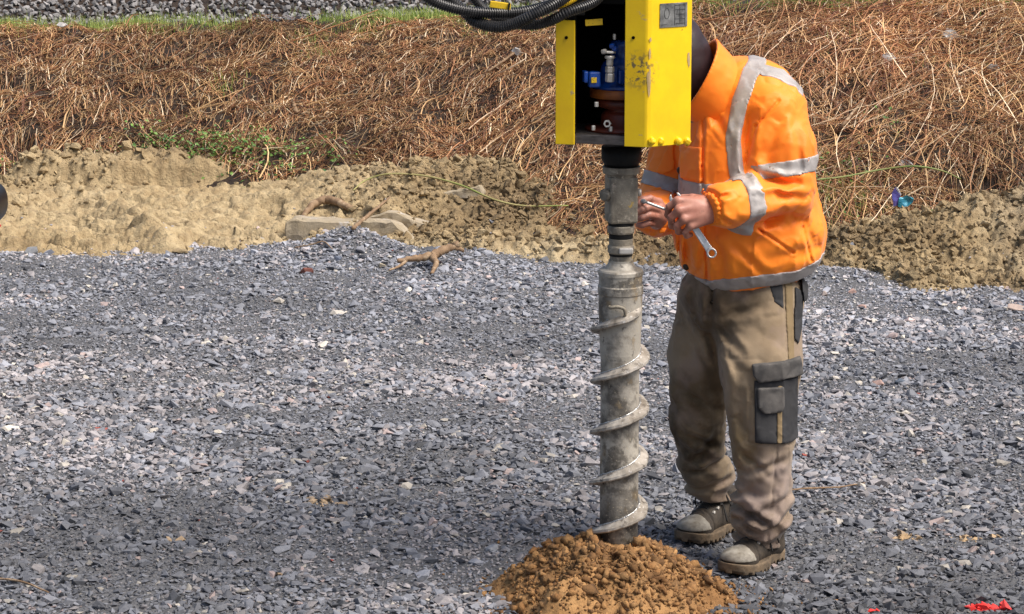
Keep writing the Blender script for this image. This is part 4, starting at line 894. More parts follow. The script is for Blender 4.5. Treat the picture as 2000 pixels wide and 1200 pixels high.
# elastic cuff gathers
def cuff(P):
    a, b = W(1400, 404, 7.44), W(1386, 408, 7.430); ab = b - a; v = P - a; h = v @ ab / (ab @ ab); q = v - h[:, None] * ab; rr_ = np.linalg.norm(q, axis=1); an = np.arctan2(q[:, 2], q[:, 1])
    return np.maximum(rr_ - (.040 + .0022 * np.sin(an * 17) + .002 * np.cos(h * 9)), np.maximum(-h * .022, (h - 1) * .022))
child('cuff', sdf_mesh('cuff', cuff, (.48, 7.37, .98), (.64, 7.52, 1.12), .0025), M['orange'], jk)

# --- trousers
L1 = [W(1490, 590, 7.66), W(1482, 710, 7.60), W(1492, 850, 7.56), W(1492, 955, 7.56), W(1488, 1005, 7.57), W(1478, 1058, 7.575)]
R1 = [W(1392, 600, 7.76), W(1370, 700, 7.78), W(1360, 815, 7.80), W(1375, 900, 7.85), W(1386, 930, 7.88), W(1392, 968, 7.90)]
rl = [.112, .112, .082, .072, .076, .056]; rr1 = [.105, .090, .074, .064, .066, .054]
tp = [(ell(W(1445, 575, 7.70), (.160, .135, .135)), .05)]
for P_, r_ in ((L1, rl), (R1, rr1)):
    for i in range(5): tp.append((rcone(P_[i], P_[i + 1], r_[i], r_[i + 1]), .02))
tp.append((rcone(W(1432, 620, 7.70), W(1415, 730, 7.72), .085, .025), .02))
creT = [ (W(1390, 560, 7.58), W(1388, 640, 7.60), .012, .018), (W(1388, 640, 7.60), W(1412, 760, 7.66), .012, .014), (W(1400, 590, 7.56), W(1440, 640, 7.54), .018, -.008),
         (W(1350, 570, 7.62), W(1372, 650, 7.68), .014, .012), (W(1330, 600, 7.68), W(1350, 700, 7.70), .018, .008), (W(1440, 770, 7.5), W(1470, 900, 7.46), .016, .007),
         (W(1430, 1000, 7.46), W(1500, 1030, 7.45), .010, .016), (W(1440, 1030, 7.46), W(1530, 985, 7.47), .010, .012), (W(1500, 1050, 7.46), W(1545, 1010, 7.50), .010, .014), (W(1470, 1000, 7.45), W(1540, 1035, 7.48), .012, -.010),
         (W(1440, 985, 7.47), W(1490, 990, 7.45), .012, -.010), (W(1450, 1060, 7.46), W(1500, 1062, 7.46), .008, .008),
         (W(1340, 850, 7.72), W(1400, 880, 7.72), .012, .012), (W(1400, 850, 7.74), W(1350, 915, 7.75), .012, .012), (W(1350, 930, 7.77), W(1420, 900, 7.78), .010, .014), (W(1370, 960, 7.78), W(1425, 940, 7.8), .010, .014), (W(1345, 900, 7.75), W(1400, 930, 7.75), .012, -.010),
         (W(1385, 700, 7.7), W(1400, 800, 7.72), .014, .012), (W(1330, 760, 7.7), W(1395, 800, 7.7), .010, .010), (W(1320, 800, 7.7), W(1380, 850, 7.7), .010, .009), (W(1345, 640, 7.68), W(1385, 720, 7.7), .010, .010), (W(1440, 880, 7.48), W(1500, 930, 7.47), .009, .008), (W(1450, 930, 7.48), W(1535, 900, 7.48), .009, .007), (W(1410, 620, 7.54), W(1490, 600, 7.55), .010, .006), (W(1400, 640, 7.54), W(1450, 690, 7.52), .010, .007), (W(1480, 880, 7.46), W(1440, 950, 7.47), .016, .007), (W(1520, 880, 7.48), W(1510, 980, 7.46), .014, .006), (W(1420, 690, 7.5), W(1460, 740, 7.49), .016, .006)]
seamT = [(W(1532, 560, 7.56), W(1535, 700, 7.55)), (W(1390, 560, 7.6), W(1391, 610, 7.6)), (W(1465, 740, 7.5), W(1462, 860, 7.5)), (W(1518, 870, 7.48), W(1500, 1070, 7.47)), (W(1437, 1062, 7.47), W(1512, 1072, 7.47)), (W(1462, 862, 7.5), W(1560, 866, 7.5))]
def tpost(P, d):
    Q = P + .03 * np.stack([wr(P, 7, 61., 2), wr(P, 7, 71., 2), wr(P, 7, 81., 2)], -1)
    n1, n2_, n3 = wr(Q * np.array([1.0, 1.0, .38]), 10, 45.0, 2), wr(Q * np.array([.7, .7, .9]), 12, 55.0, 2), wr(Q, 24, 42.0, 2)
    d = d - 0.0055 * np.exp(-np.abs(n1) / .11) + .0042 * np.exp(-np.abs(n2_) / .10) - .0022 * np.exp(-np.abs(n3) / .14) + .006 * n1
    lo_ = sst(.34, .10, P[:, 2]); d = d + lo_ * (.011 * np.sin(P[:, 2] * 95 + 9 * wr(P, 6, 43.0, 2) + P[:, 0] * 25)) * (.6 + wr(P, 9, 45.0, 2))
    d = creases(P, d, creT)
    for a, b in seamT:
        s = segd(a[[0, 2]], b[[0, 2]], P[:, [0, 2]]); near = P[:, 1] < 7.66; d = d + near * (.003 * np.exp(-(s / .003) ** 2) - .0015 * np.exp(-((s - .008) / .005) ** 2))
    return d
tr = Body(tp, .03, tpost)
nl_, nr_ = nrmz(L1[-1] - L1[-2]), nrmz(R1[-1] - R1[-2])
def tcut(P, d):
    isL = np.linalg.norm(P - L1[-1], axis=1) < .10; isR = np.linalg.norm(P - R1[-1], axis=1) < .10
    e = (P - L1[-1]) @ nrmz([-.05, -.12, -1]) - .012; g = (P - R1[-1]) @ nrmz([0, -.1, -1]) - .012
    d = np.where(isL, np.maximum(d, e), d); return np.where(isR, np.maximum(d, g), d)
trc = Cut(tr, [tcut])
tro = child('trousers', sdf_mesh('trousers', trc, (.28, 7.30, .0), (.92, 8.06, .95), .0048), M['khaki'], man)
def tpatch(pix, Y, name, m, proud, ylim=7.62, parent=None, pad=.08, extra=None):
    pl = [W(px, py, Y)[[0, 2]] for px, py in pix]; pa = np.array(pl); lo = (pa[:, 0].min() - .02, 7.34, pa[:, 1].min() - .02); hi = (pa[:, 0].max() + .02, ylim + .02, pa[:, 1].max() + .02)
    def reg(P): 
        d = np.maximum(polysdf(pl, P[:, [0, 2]]), P[:, 1] - ylim)
        return np.maximum(d, extra(P)) if extra else d
    return band(reg, lo, hi, None, name, parent or tro, trc, m, proud, .0042, .008)
cp = tpatch([(1471, 738), (1560, 738), (1561, 855), (1545, 860), (1472, 858)], 7.52, 'cargo_pocket', 'dark_cloth', .009)
tpatch([(1516, 748), (1526, 748), (1524, 857), (1514, 857)], 7.52, 'pocket_trim', 'seam', .0125, parent=cp)
tpatch([(1467, 706), (1510, 702), (1566, 700), (1572, 735), (1510, 738), (1480, 741), (1468, 728)], 7.52, 'pocket_flap', 'worn_cloth', .016, parent=cp)
tpatch([(1477, 752), (1530, 752), (1531, 790), (1524, 801), (1490, 802), (1478, 790)], 7.51, 'pocket_flap', 'worn_cloth', .016, parent=cp)
tpatch([(1500, 552), (1530, 548), (1531, 604), (1512, 590)], 7.56, 'front_pocket', 'dark_cloth', .002)
tpatch([(1552, 560), (1572, 575), (1566, 640), (1557, 668), (1549, 655)], 7.6, 'ruler_pocket', 'dark_cloth', .006, 7.70)
tpatch([(1533, 545), (1551, 540), (1550, 700), (1536, 700)], 7.56, 'side_stripe', 'seam', .002)
tpatch([(1562, 522), (1578, 522), (1578, 580), (1566, 585)], 7.66, 'back_pocket', 'dark_cloth', .014, 7.80)
for px, py in ((1391, 567), (1392, 590)):
    c = surf_pt(trc, px, py); V, F = lathe_vf([(.006, -.002), (.006, .003), (.003, .005)], c, 14, (-.3, -.9, 0)); child('fly_button', mesh_arr('fly_button', V, F, True), M['dark_button'], tro)

# --- boots: modelled once in local space (toe towards +X), then copied
def boot_upper(P):
    P = P.copy(); P[:, 2] -= 1.1 * np.maximum(0, P[:, 0] - .19) ** 2
    x, y, z = P[:, 0], P[:, 1], P[:, 2]
    q = [(rcone((.035, 0, .055), (.20, 0, .045), .042, .040), .02), (ell((.215, 0, .044), (.060, .050, .038)), .02), (rcone((.035, 0, .06), (.03, 0, .150), .044, .046), .03), (rcone((.05, 0, .11), (.15, 0, .07), .036, .036), .03)]
    d = Body(q, .02)(P); d = np.maximum(d, .022 - z); d = d + .0016 * wr(P, 45, 1.0, 3)
    d = d + .004 * np.exp(-((x - .168 - .3 * np.abs(y)) / .004) ** 2) + .003 * np.exp(-((x - .075 + .35 * (z - .08)) / .0035) ** 2)
    return np.maximum(d, z - .155)
def boot_sole(P):
    P = P.copy(); P[:, 2] -= 1.1 * np.maximum(0, P[:, 0] - .19) ** 2
    x = P[:, 0]; w = np.where(x > .12, .050 + .006 * np.sin((x - .12) * 25), .044 - .004 * np.sin(np.clip((.12 - x) * 30, 0, 3)))
    q = np.stack([np.maximum(np.abs(x - .130) - (.145 - .04), 0), P[:, 1] * .043 / w], -1); d2 = np.hypot(q[:, 0], q[:, 1]) - .046
    zz_ = np.abs(P[:, 2] - .020) - .018; d = np.maximum(d2, zz_); tread = (np.sin(x * 260) > .2) & (P[:, 2] < .011)
    return d + .006 * tread * (np.abs(d2) < .02) + .0015 * wr(P, 60, 6.0, 2) + .01 * np.maximum(0, .01 - P[:, 2]) * (x < .11) * (x > .085)
boot_me = sdf_mesh('boot', boot_upper, (-.03, -.07, .01), (.30, .07, .17), .0032)
sole_me = sdf_mesh('sole', boot_sole, (-.04, -.08, -.01), (.31, .08, .05), .0032)
cap_me = sdf_mesh('toe_cap', lambda P: np.maximum.reduce([boot_upper(P) - .0028, .196 + .35 * np.abs(P[:, 1]) - P[:, 0], -(boot_upper(P) + .006), .050 - P[:, 2]]), (.14, -.07, .01), (.30, .07, .12), .003)
acc = Acc()
for k in range(5):
    x = .160 - .022 * k; z = .106 + (.155 - x) * .42
    acc.add(*tube_vf(spline([(x, -.028, z - .014), (x - .004, 0, z + .004), (x - .018, .027, z - .006)], 10), .0034, 6)); acc.add(*tube_vf(spline([(x, .028, z - .014), (x - .004, 0, z + .006), (x - .018, -.027, z - .006)], 10), .0026, 6))
for s in (-1, 1):
    acc.add(*tube_vf(spline([(.055, 0, .145), (.085, s * .03, .150), (.100, s * .055, .120), (.085, s * .058, .085), (.065, s * .040, .120)], 24), .0024, 6))
    acc.add(*tube_vf(spline([(.055, 0, .145), (.09, s * .02, .135), (.115, s * .045, .095), (.125, s * .058, .060)], 16), .0024, 6))
lace_me = acc.mesh('lace', True); tg_me = mesh_arr('tongue', *(lambda V, F: (V, F))(*box_vf((.085, 0, .122), (.10, .045, .010), Matrix.Rotation(R(38), 3, 'Y'), .004)), True)
lbl_me = mesh_arr('boot_tab', *box_vf((.145, 0.012, .098), (.012, .014, .004), Matrix.Rotation(R(30), 3, 'Y'), .001))
eye_mes = []
for k in range(3):
    for sg in (-1, 1):
        x = .155 - .026 * k; eye_mes.append(mesh_arr('eyelet', *box_vf((x, sg * .029, .106 + (.155 - x) * .42 - .011), (.013, .008, .007), Matrix.Rotation(R(20 * sg), 3, 'X') @ Matrix.Rotation(R(30), 3, 'Y'), .0015)))
def boot(heel, yaw, tilt=0.0):
    o = put('boot', boot_me, M['boot'], man); o.location = Vector(heel) - man.location; o.rotation_euler = (0, tilt, yaw); o.scale = (.84, 1.04, .80)
    for nme, me, m in (('sole', sole_me, 'sole'), ('toe_cap', cap_me, 'cap'), ('lace', lace_me, 'lace'), ('tongue', tg_me, 'boot'), ('lace_tab', lbl_me, 'tagy'), *[('eyelet', e_, 'zinc') for e_ in eye_mes]):
        put(nme, me, M[m], o)
    return o
YWL = YWR = math.atan2(-.82, -.57)
def heel_at(px, py, yw):
    g_ = W(px, py, GY(py)); return (float(g_[0]) - math.cos(yw) * .235, float(g_[1]) - math.sin(yw) * .235, .008)
BHL = heel_at(1424, 1132, YWL); BHR = heel_at(1338, 1070, YWR)
boot(BHL, YWL, .0)
boot(BHR, YWR, .0)

# --- body (one continuous skin): head, neck, trunk, limbs, hands with five fingers
bp = [(ell(headc + np.array([.012, .01, .025]), (.084, .092, .098)), .02), (ell(headc + FWD * .045 + np.array([0, 0, -.045]), (.058, .060, .072)), .03),
      (rcone(headc + np.array([.035, .02, -.05]), neckb + np.array([-.005, 0.01, .0]), .052, .055), .03), (rcone(neckb, W(1450, 330, 7.72), .09, .125), .08), (rcone(W(1450, 330, 7.72), W(1448, 570, 7.70), .125, .12), .08),
      (rcone(neckb, shL + [-.01, 0, -.01], .06, .055), .05), (rcone(neckb, shR, .06, .055), .05), (rcone(shL, elL, .050, .040), .03), (rcone(shR, elR, .050, .040), .03),
      (rcone(elL, wrL + [.02, 0, 0], .040, .028), .02), (rcone(elR, wrR + [0, .02, 0], .040, .028), .02)]
FD = nrmz(FWD + np.array([0, 0, -.42])); SIDE = LFT; UPH = nrmz(np.cross(FD, SIDE)) * -1; UPH = UPH if UPH[2] > 0 else -UPH
hf = headc + FD * .088
bp += [(rcone(hf + UPH * .015, hf + FD * .022 - UPH * .022, .008, .013), .012), (ell(hf - UPH * .055 + FD * .000, (.026, .026, .010)), .01), (ell(hf - UPH * .085 - FD * .008, (.026, .026, .020)), .02)]
for s in (-1, 1):
    bp += [(ell(headc + SIDE * s * .082 + np.array([0, 0, -.005]), (.012, .014, .028)), .008), (rcone(hf + UPH * .034 + SIDE * s * .012, hf + UPH * .032 + SIDE * s * .045 - FD * .015, .009, .008), .012), (ell(hf - UPH * .02 + SIDE * s * .042 - FD * .02, (.026, .026, .026)), .02)]
for P_, rr_ in ((L1, (.095, .085, .055, .05, .045, .038)), (R1, (.095, .082, .055, .05, .045, .038))):
    for i in range(5): bp.append((rcone(P_[i], P_[i + 1], rr_[i] * .52, rr_[i + 1] * .62), .01))
for hl, yw in ((BHL, YWL), (BHR, YWR)):
    d = np.array([math.cos(yw), math.sin(yw), 0]); bp.append((rcone(np.array(hl) + d * .04 + [0, 0, .05], np.array(hl) + d * .15 + [0, 0, .038], .024, .020), .01)); bp.append((rcone(np.array(hl) + d * .03 + [0, 0, .06], np.array(hl) + d * .02 + [0, 0, .10], .026, .026), .01))
# left hand: back of the hand towards the camera, fingers curled round the spanner
kn = [W(1324, 393, 7.425), W(1326, 411, 7.408), W(1336, 428, 7.405), W(1349, 441, 7.412)]
for K_, r_ in zip(kn, (.0135, .0135, .013, .012)):
    bp.append((rcone(wrL + (K_ - kn[1]) * .42 + np.array([-.004, 0, 0]), K_, .019, r_), .008))
bp.append((ell((wrL + kn[1] + kn[2]) / 3 + [0.003, .006, 0], (.040, .017, .034)), .012))
fg = [ [kn[0], W(1307, 404, 7.432), W(1304, 420, 7.455), W(1312, 430, 7.468)], [kn[1], W(1311, 425, 7.415), W(1312, 441, 7.440), W(1322, 445, 7.458)],
       [kn[2], W(1322, 441, 7.412), W(1325, 453, 7.436), W(1334, 453, 7.455)], [kn[3], W(1338, 453, 7.418), W(1341, 461, 7.438), W(1349, 459, 7.452)] ]
for f_, r_ in zip(fg, (.0100, .0102, .0096, .0086)):
    bp += [(rcone(f_[0], f_[1], r_ * 1.12, r_), .005), (rcone(f_[1], f_[2], r_, r_ * .93), .002), (rcone(f_[2], f_[3], r_ * .93, r_ * .82), .002)]
bp += [(rcone(wrL + [-.018, .012, .012], W(1352, 388, 7.462), .016, .013), .012), (rcone(W(1352, 388, 7.462), W(1333, 388, 7.475), .0125, .011), .003), (rcone(W(1333, 388, 7.475), W(1318, 396, 7.478), .011, .009), .003)]
# right hand: pinching a bolt
wr2 = W(1285, 424, 7.60); k2_ = [W(1286, 396, 7.535), W(1290, 410, 7.525), W(1288, 424, 7.525), W(1283, 437, 7.535)]
for K_, r_ in zip(k2_, (.013, .0135, .013, .012)): bp.append((rcone(wr2 + (K_ - k2_[1]) * .4, K_, .020, r_), .010))
bp.append((ell((wr2 * 1.2 + k2_[1] + k2_[2]) / 3.2, (.026, .040, .032)), .015))
f2 = [ [k2_[0], W(1270, 388, 7.505), W(1256, 391, 7.490), W(1249, 398, 7.480)], [k2_[1], W(1270, 404, 7.490), W(1255, 409, 7.478), W(1246, 414, 7.480)],
       [k2_[2], W(1268, 420, 7.490), W(1254, 425, 7.480), W(1246, 428, 7.485)], [k2_[3], W(1266, 436, 7.500), W(1254, 440, 7.492), W(1247, 440, 7.495)] ]
for f_, r_ in zip(f2, (.0100, .0102, .0098, .0088)):
    bp += [(rcone(f_[0], f_[1], r_ * 1.12, r_), .005), (rcone(f_[1], f_[2], r_, r_ * .95), .002), (rcone(f_[2], f_[3], r_ * .95, r_ * .82), .002)]
bp += [(rcone(wr2 + [-.012, -.02, .022], W(1272, 400, 7.520), .015, .012), .010), (rcone(W(1272, 400, 7.520), W(1259, 399, 7.500), .0115, .0105), .003), (rcone(W(1259, 399, 7.500), W(1250, 405, 7.487), .0105, .009), .003)]
def bpost(P, d):
    for s in (-1, 1):
        e = hf + UPH * .016 + SIDE * s * .031 - FD * .006; d = np.maximum(d, -(np.linalg.norm((P - e), axis=1) - .015))
    m_ = hf - UPH * .055 + FD * .012; v = P - m_; d = d + .004 * np.exp(-((v @ UPH) / .0025) ** 2) * (np.abs(v @ SIDE) < .024) * (np.linalg.norm(v, axis=1) < .035)
    return d
body_me = sdf_mesh('body', Body(bp, .02, bpost), (.20, 7.30, .02), (.95, 8.05, 1.72), .0030)
bd = child('body', body_me, M['skin'], man)
for s in (-1, 1):
    e = hf + UPH * .016 + SIDE * s * .031 - FD * .012; V, F = bm_vf((lambda b: (bmesh.ops.create_icosphere(b, subdivisions=3, radius=.0125), b)[1])(bmesh.new())); eb = child('eye', mesh_arr('eye', V + e, F, True), M['eye'], bd)
    V, F = lathe_vf([(.0055, -.001), (.0045, .0008)], e + FD * .0122, 16, FD); child('iris', mesh_arr('iris', V, F, True), M['dark_button'], eb)
# dark hood over head and neck, open at the face
hb = [(ell(headc + np.array([.014, .012, .010]), (.098, .102, .108)), .02), (rcone(headc + np.array([.03, .015, -.03]), neckb + np.array([-.012, 0.005, -.01]), .082, .078), .05)]
def hoodf(P):
    hn_ = wr(P @ np.array([[.5, 0, .6], [0, 1, 0], [.6, 0, -.5]]), 16, 8.0, 2); d = Body(hb, .04)(P) + .006 * wr(P, 12, 8.0, 3) + .007 * np.exp(-np.abs(hn_) / .12) - .003; v = P - (hf + FD * .02 - UPH * .015); w_ = v @ FD; q = np.sqrt(((v @ SIDE) / .046) ** 2 + ((v @ UPH) / .070) ** 2) - 1
    face = np.maximum(q * .06, -w_ - .10); d2 = np.maximum(d, -(d + .009)); return np.maximum(d2, -face)
child('hood', sdf_mesh('hood', hoodf, (.20, 7.45, 1.15), (.72, 7.95, 1.72), .004), M['hood'], man)

# --- spanner and bolt in his hands
wa, wb = W(1319, 388, 7.455), W(1390, 495, 7.425); wax = nrmz(wb - wa); wl_ = np.linalg.norm(wb - wa); vn_ = nrmz(np.array([.1, -1, .12])); vn_ = nrmz(vn_ - wax * (vn_ @ wax)); sd_ = np.cross(wax, vn_)
def spanner(P):
    v = P - wa; x, y, z = v @ wax, v @ sd_, v @ vn_
    w_ = .0075 + .0022 * x / wl_; sh = np.maximum(np.maximum(np.abs(y) - w_, np.abs(z) - .0036), np.maximum(.008 - x, x - wl_))
    ring = np.maximum(np.hypot(x - wl_, y) - .0135, np.abs(z) - .0058); d = smin(sh, ring, .004)
    op = np.maximum(np.hypot(x, y) - .0165, np.abs(z) - .0045); d = smin(d, op, .004)
    d = np.maximum(d, -(np.hypot(x - wl_, y) - .0085)); xr = x * .96 + y * .26; yr_ = y * .96 - x * .26
    d = np.maximum(d, -np.maximum(np.abs(yr_) - .0075, xr - .004)); return np.maximum(d, -np.maximum(np.maximum(np.abs(y) - w_ + .003, np.abs(x - wl_ * .55) - wl_ * .25), .0028 - z))
me = sdf_mesh('spanner', spanner, (.36, 7.38, .84), (.60, 7.50, 1.14), .0016); recentre(me, wb)
put('spanner', me, M['clean_steel'], label='silver combination spanner held hanging down from his near hand', cat='spanner', loc=wb)
ba, bb = W(1253, 392, 7.478), W(1304, 411, 7.440); ax_ = nrmz(bb - ba); L_ = np.linalg.norm(bb - ba); acc = Acc()
pr = [(.0045, 0), (.0062, .002), (.0062, .012), (.0042, .013), (.0036, .018)]
for k in range(18): zz_ = .020 + k * (L_ - .024) / 18; pr += [(.0043, zz_), (.0034, zz_ + (L_ - .024) / 36)]
V, F = lathe_vf(pr, (0, 0, 0), 14, ax_); put('bolt', mesh_arr('bolt', V, F, False), M['clean_steel'], label='small threaded steel bolt pinched between the fingers of both hands', cat='bolt', loc=ba)

# ------------------------------------------------------------------ things lying about
def on_gravel(px, py, lift=0.0):
    Y = GY(py)
    for k in range(6):
        w_ = W(px, py, Y); z = max(float(z_gravel(np.array([w_[0]]), np.array([Y]))[0]), float(z_clay(np.array([w_[0]]), np.array([Y]))[0])); Y += (w_[2] - z - lift) / 0.35
    return W(px, py, Y)
def on_surf(px, py, lift=0.0, y0=11.4, y1=15.4):
    ys = np.arange(y0, y1, .01); P = np.array([W(px, py, y) for y in ys]); g_ = np.maximum.reduce([z_clay(P[:, 0], P[:, 1]), z_bank(P[:, 0], P[:, 1]), z_gravel(P[:, 0], P[:, 1])]) + lift
    k = int(np.argmax(P[:, 2] < g_)); return P[max(k, 0)]
def on_bank(px, py, lift=0.02, y0=13.6):
    Y = y0
    for k in range(20):
        w_ = W(px, py, Y); Y += (w_[2] - lift - float(z_bank(np.array([w_[0]]), np.array([Y]))[0])) / 0.8
    return W(px, py, Y)
def stick(name, paths, m, label, cat, seed=1, rough=.12, group=None, seg_=10):
    """paths: list of (points [(x,y,z)...], radii at points)"""
    acc = Acc(); rs = np.random.default_rng(seed); c0 = paths[0][0][0]
    for pts, rad in paths:
        n = 6 * len(pts); C = spline(pts, n); r = np.interp(np.linspace(0, 1, n), np.linspace(0, 1, len(rad)), rad); C = C + rs.normal(0, 1, C.shape) * r[:, None] * rough
        V, F = tube_vf(C, r * (1 + rs.normal(0, .06, n)), seg_); acc.add(V, F)
    me = acc.mesh(name, True); recentre(me, c0); return put(name, me, M[m], label=label, cat=cat, loc=c0, group=group)
gp = on_gravel
def up(v, dz): return v + np.array([0, 0, dz])
stick('branch', [([W(895, 476, 12.25), W(865, 490, 12.22), W(843, 502, 12.18)], [.014, .020, .021]), ([W(846, 500, 12.19), W(810, 505, 12.15), W(775, 510, 12.12)], [.018, .014, .009]),
                 ([W(845, 502, 12.17), W(851, 515, 12.1), W(843, 535, 12.0)], [.016, .013, .007]), ([W(800, 505, 12.15), W(780, 520, 12.08), W(760, 528, 12.0)], [.007, .006, .004]), ([W(880, 482, 12.24), W(900, 487, 12.25), W(905, 492, 12.25)], [.010, .009, .005])],
      'wood', 'forked bare branch stump lying on the gravel in front of the slabs', 'branch', 3)
stick('root', [([on_surf(590, 425, .0), on_surf(612, 399, .03), on_surf(640, 390, .045), on_surf(668, 399, .03), on_surf(692, 411, .0)], [.012, .018, .020, .017, .013])], 'wood', 'thick curved root half buried in the clay behind the slabs', 'root', 4)
stick('stick', [([on_surf(690, 446, .03), on_surf(715, 424, .05), on_surf(740, 404, .05), on_surf(762, 385, .04)], [.010, .009, .007, .004])], 'wood', 'straight stick leaning up out of the slab pile', 'stick', 5)
stick('cane', [([on_surf(x_, y_, .045) for x_, y_ in ((690, 372), (715, 352), (760, 340), (830, 344), (900, 362), (960, 388), (1020, 402), (1110, 402))], [.0035, .0035, .004, .0045, .0045, .0045, .004, .003])], 'pale_cane', 'long thin yellow green cane arching over the clay mound', 'cane', 6, .05)
stick('cane', [([on_bank(1590, 352, .08), on_bank(1650, 345, .09), on_bank(1720, 332, .10), on_bank(1785, 325, .10), on_bank(1840, 334, .08), on_bank(1876, 350, .05)], [.004, .0042, .0045, .0045, .004, .003])], 'green_cane', 'long green bramble cane arching through the dry stalks right of the worker', 'cane', 7, .05)
stick('cane', [([on_bank(1790, 416, .06), on_bank(1820, 411, .08), on_bank(1850, 408, .08), on_bank(1880, 402, .05)], [.003, .0035, .0035, .003])], 'green_cane', 'short green cane just above the right clay mound', 'cane', 8, .05)
stick('woody_stem', [([on_bank(1596, 306, .06), on_bank(1625, 272, .08), on_bank(1650, 240, .07), on_bank(1690, 190, .05)], [.010, .010, .008, .005])], 'wood', 'pale woody stem rising diagonally behind the worker\'s back', 'stem', 9)
stick('woody_stem', [([on_bank(952, 140, .04), on_bank(985, 118, .05), on_bank(1015, 95, .05)], [.006, .006, .007])], 'wood', 'dark dead stem on the bank left of the yellow housing', 'stem', 10)
stick('stump', [([on_bank(1832, 42, .0), on_bank(1834, 22, .05)], [.022, .018])], 'wood', 'splintered yellowish stump near the top right of the bank', 'stump', 15, .2)
stick('stump', [([on_bank(580, 222, .0), on_bank(571, 200, .04)], [.016, .008])], 'wood', 'short pointed orange stump in the middle of the left bank', 'stump', 16, .2)
stick('stump', [([on_bank(686, 248, .0), on_bank(681, 210, .03)], [.006, .004])], 'rubber', 'thin black burnt stub above the clay mound', 'stump', 17, .1)
stick('twig', [([up(gp(-20, 1140), .015), up(gp(40, 1148), .018), up(gp(95, 1166), .012)], [.003, .0032, .002])], 'wood', 'red brown twig on the gravel at the bottom left corner', 'twig', 11, .2)
stick('twig', [([up(gp(1533, 966), .012), up(gp(1580, 964), .016), up(gp(1640, 960), .014), up(gp(1690, 951), .012)], [.0026, .003, .0026, .0015])], 'wood', 'thin orange brown twig on the gravel beside the worker\'s shin', 'twig', 12, .2)
stick('twig', [([up(gp(575, 497), .03), up(gp(610, 495), .04), up(gp(632, 494), .05), up(gp(650, 500), .03)], [.003, .0035, .003, .002])], 'wood', 'thin reddish twig on the gravel heap in front of the slabs', 'twig', 13, .2)

def slab(name, pix, Y, depth, label, tilt=0.0, seed=1):
    Y = Y if Y else on_surf(np.mean([p[0] for p in pix]), np.mean([p[1] for p in pix]), .02)[1] - .03; c = W(np.mean([p[0] for p in pix]), np.mean([p[1] for p in pix]), Y); bm = bmesh.new()
    vs = [bm.verts.new(Vector(W(px, py, Y + tilt * (py - pix[0][1]) / 100.0) - c)) for px, py in pix]; f = bm.faces.new(vs)
    r = bmesh.ops.extrude_face_region(bm, geom=[f]); nv = [e for e in r['geom'] if isinstance(e, bmesh.types.BMVert)]; bmesh.ops.translate(bm, vec=(0.02, depth, -0.012), verts=nv)
    bmesh.ops.recalc_face_normals(bm, faces=bm.faces); bmesh.ops.bevel(bm, geom=bm.edges[:], offset=.006, segments=1, affect='EDGES')
    bmesh.ops.triangulate(bm, faces=bm.faces[:]); bmesh.ops.subdivide_edges(bm, edges=bm.edges[:], cuts=4, use_grid_fill=True)
    V, F = bm_vf(bm); V = V + .0075 * np.stack([vnoise(V * 30 + seed), vnoise(V * 30 + seed + 50), vnoise(V * 30 + seed + 90)], -1)
    return put(name, mesh_arr(name, V, F, False), M['concrete'], label=label, cat='concrete slab', loc=c)
slab('concrete_slab', [(557, 437), (565, 430), (600, 431), (700, 436), (690, 500), (556, 500)], 12.86, .20, 'long beige concrete slab at the left end of the pile with a chamfered corner', 0, 1)
slab('concrete_slab', [(690, 437), (708, 432), (765, 434), (784, 446), (822, 482), (800, 500), (690, 500)], 12.74, .16, 'broken concrete slab with a sloping right end behind the gravel heap', 0, 2)
slab('concrete_slab', [(714, 432), (724, 424), (752, 416), (775, 417), (800, 428), (832, 437), (812, 452), (760, 446)], None, .12, 'dark tilted concrete slab poking from the clay above the sloping one', 0, 3)
slab('concrete_slab', [(864, 377), (890, 372), (938, 364), (944, 376), (940, 392), (880, 388)], None, .10, 'small concrete slab buried high in the clay mound', 0, 4)

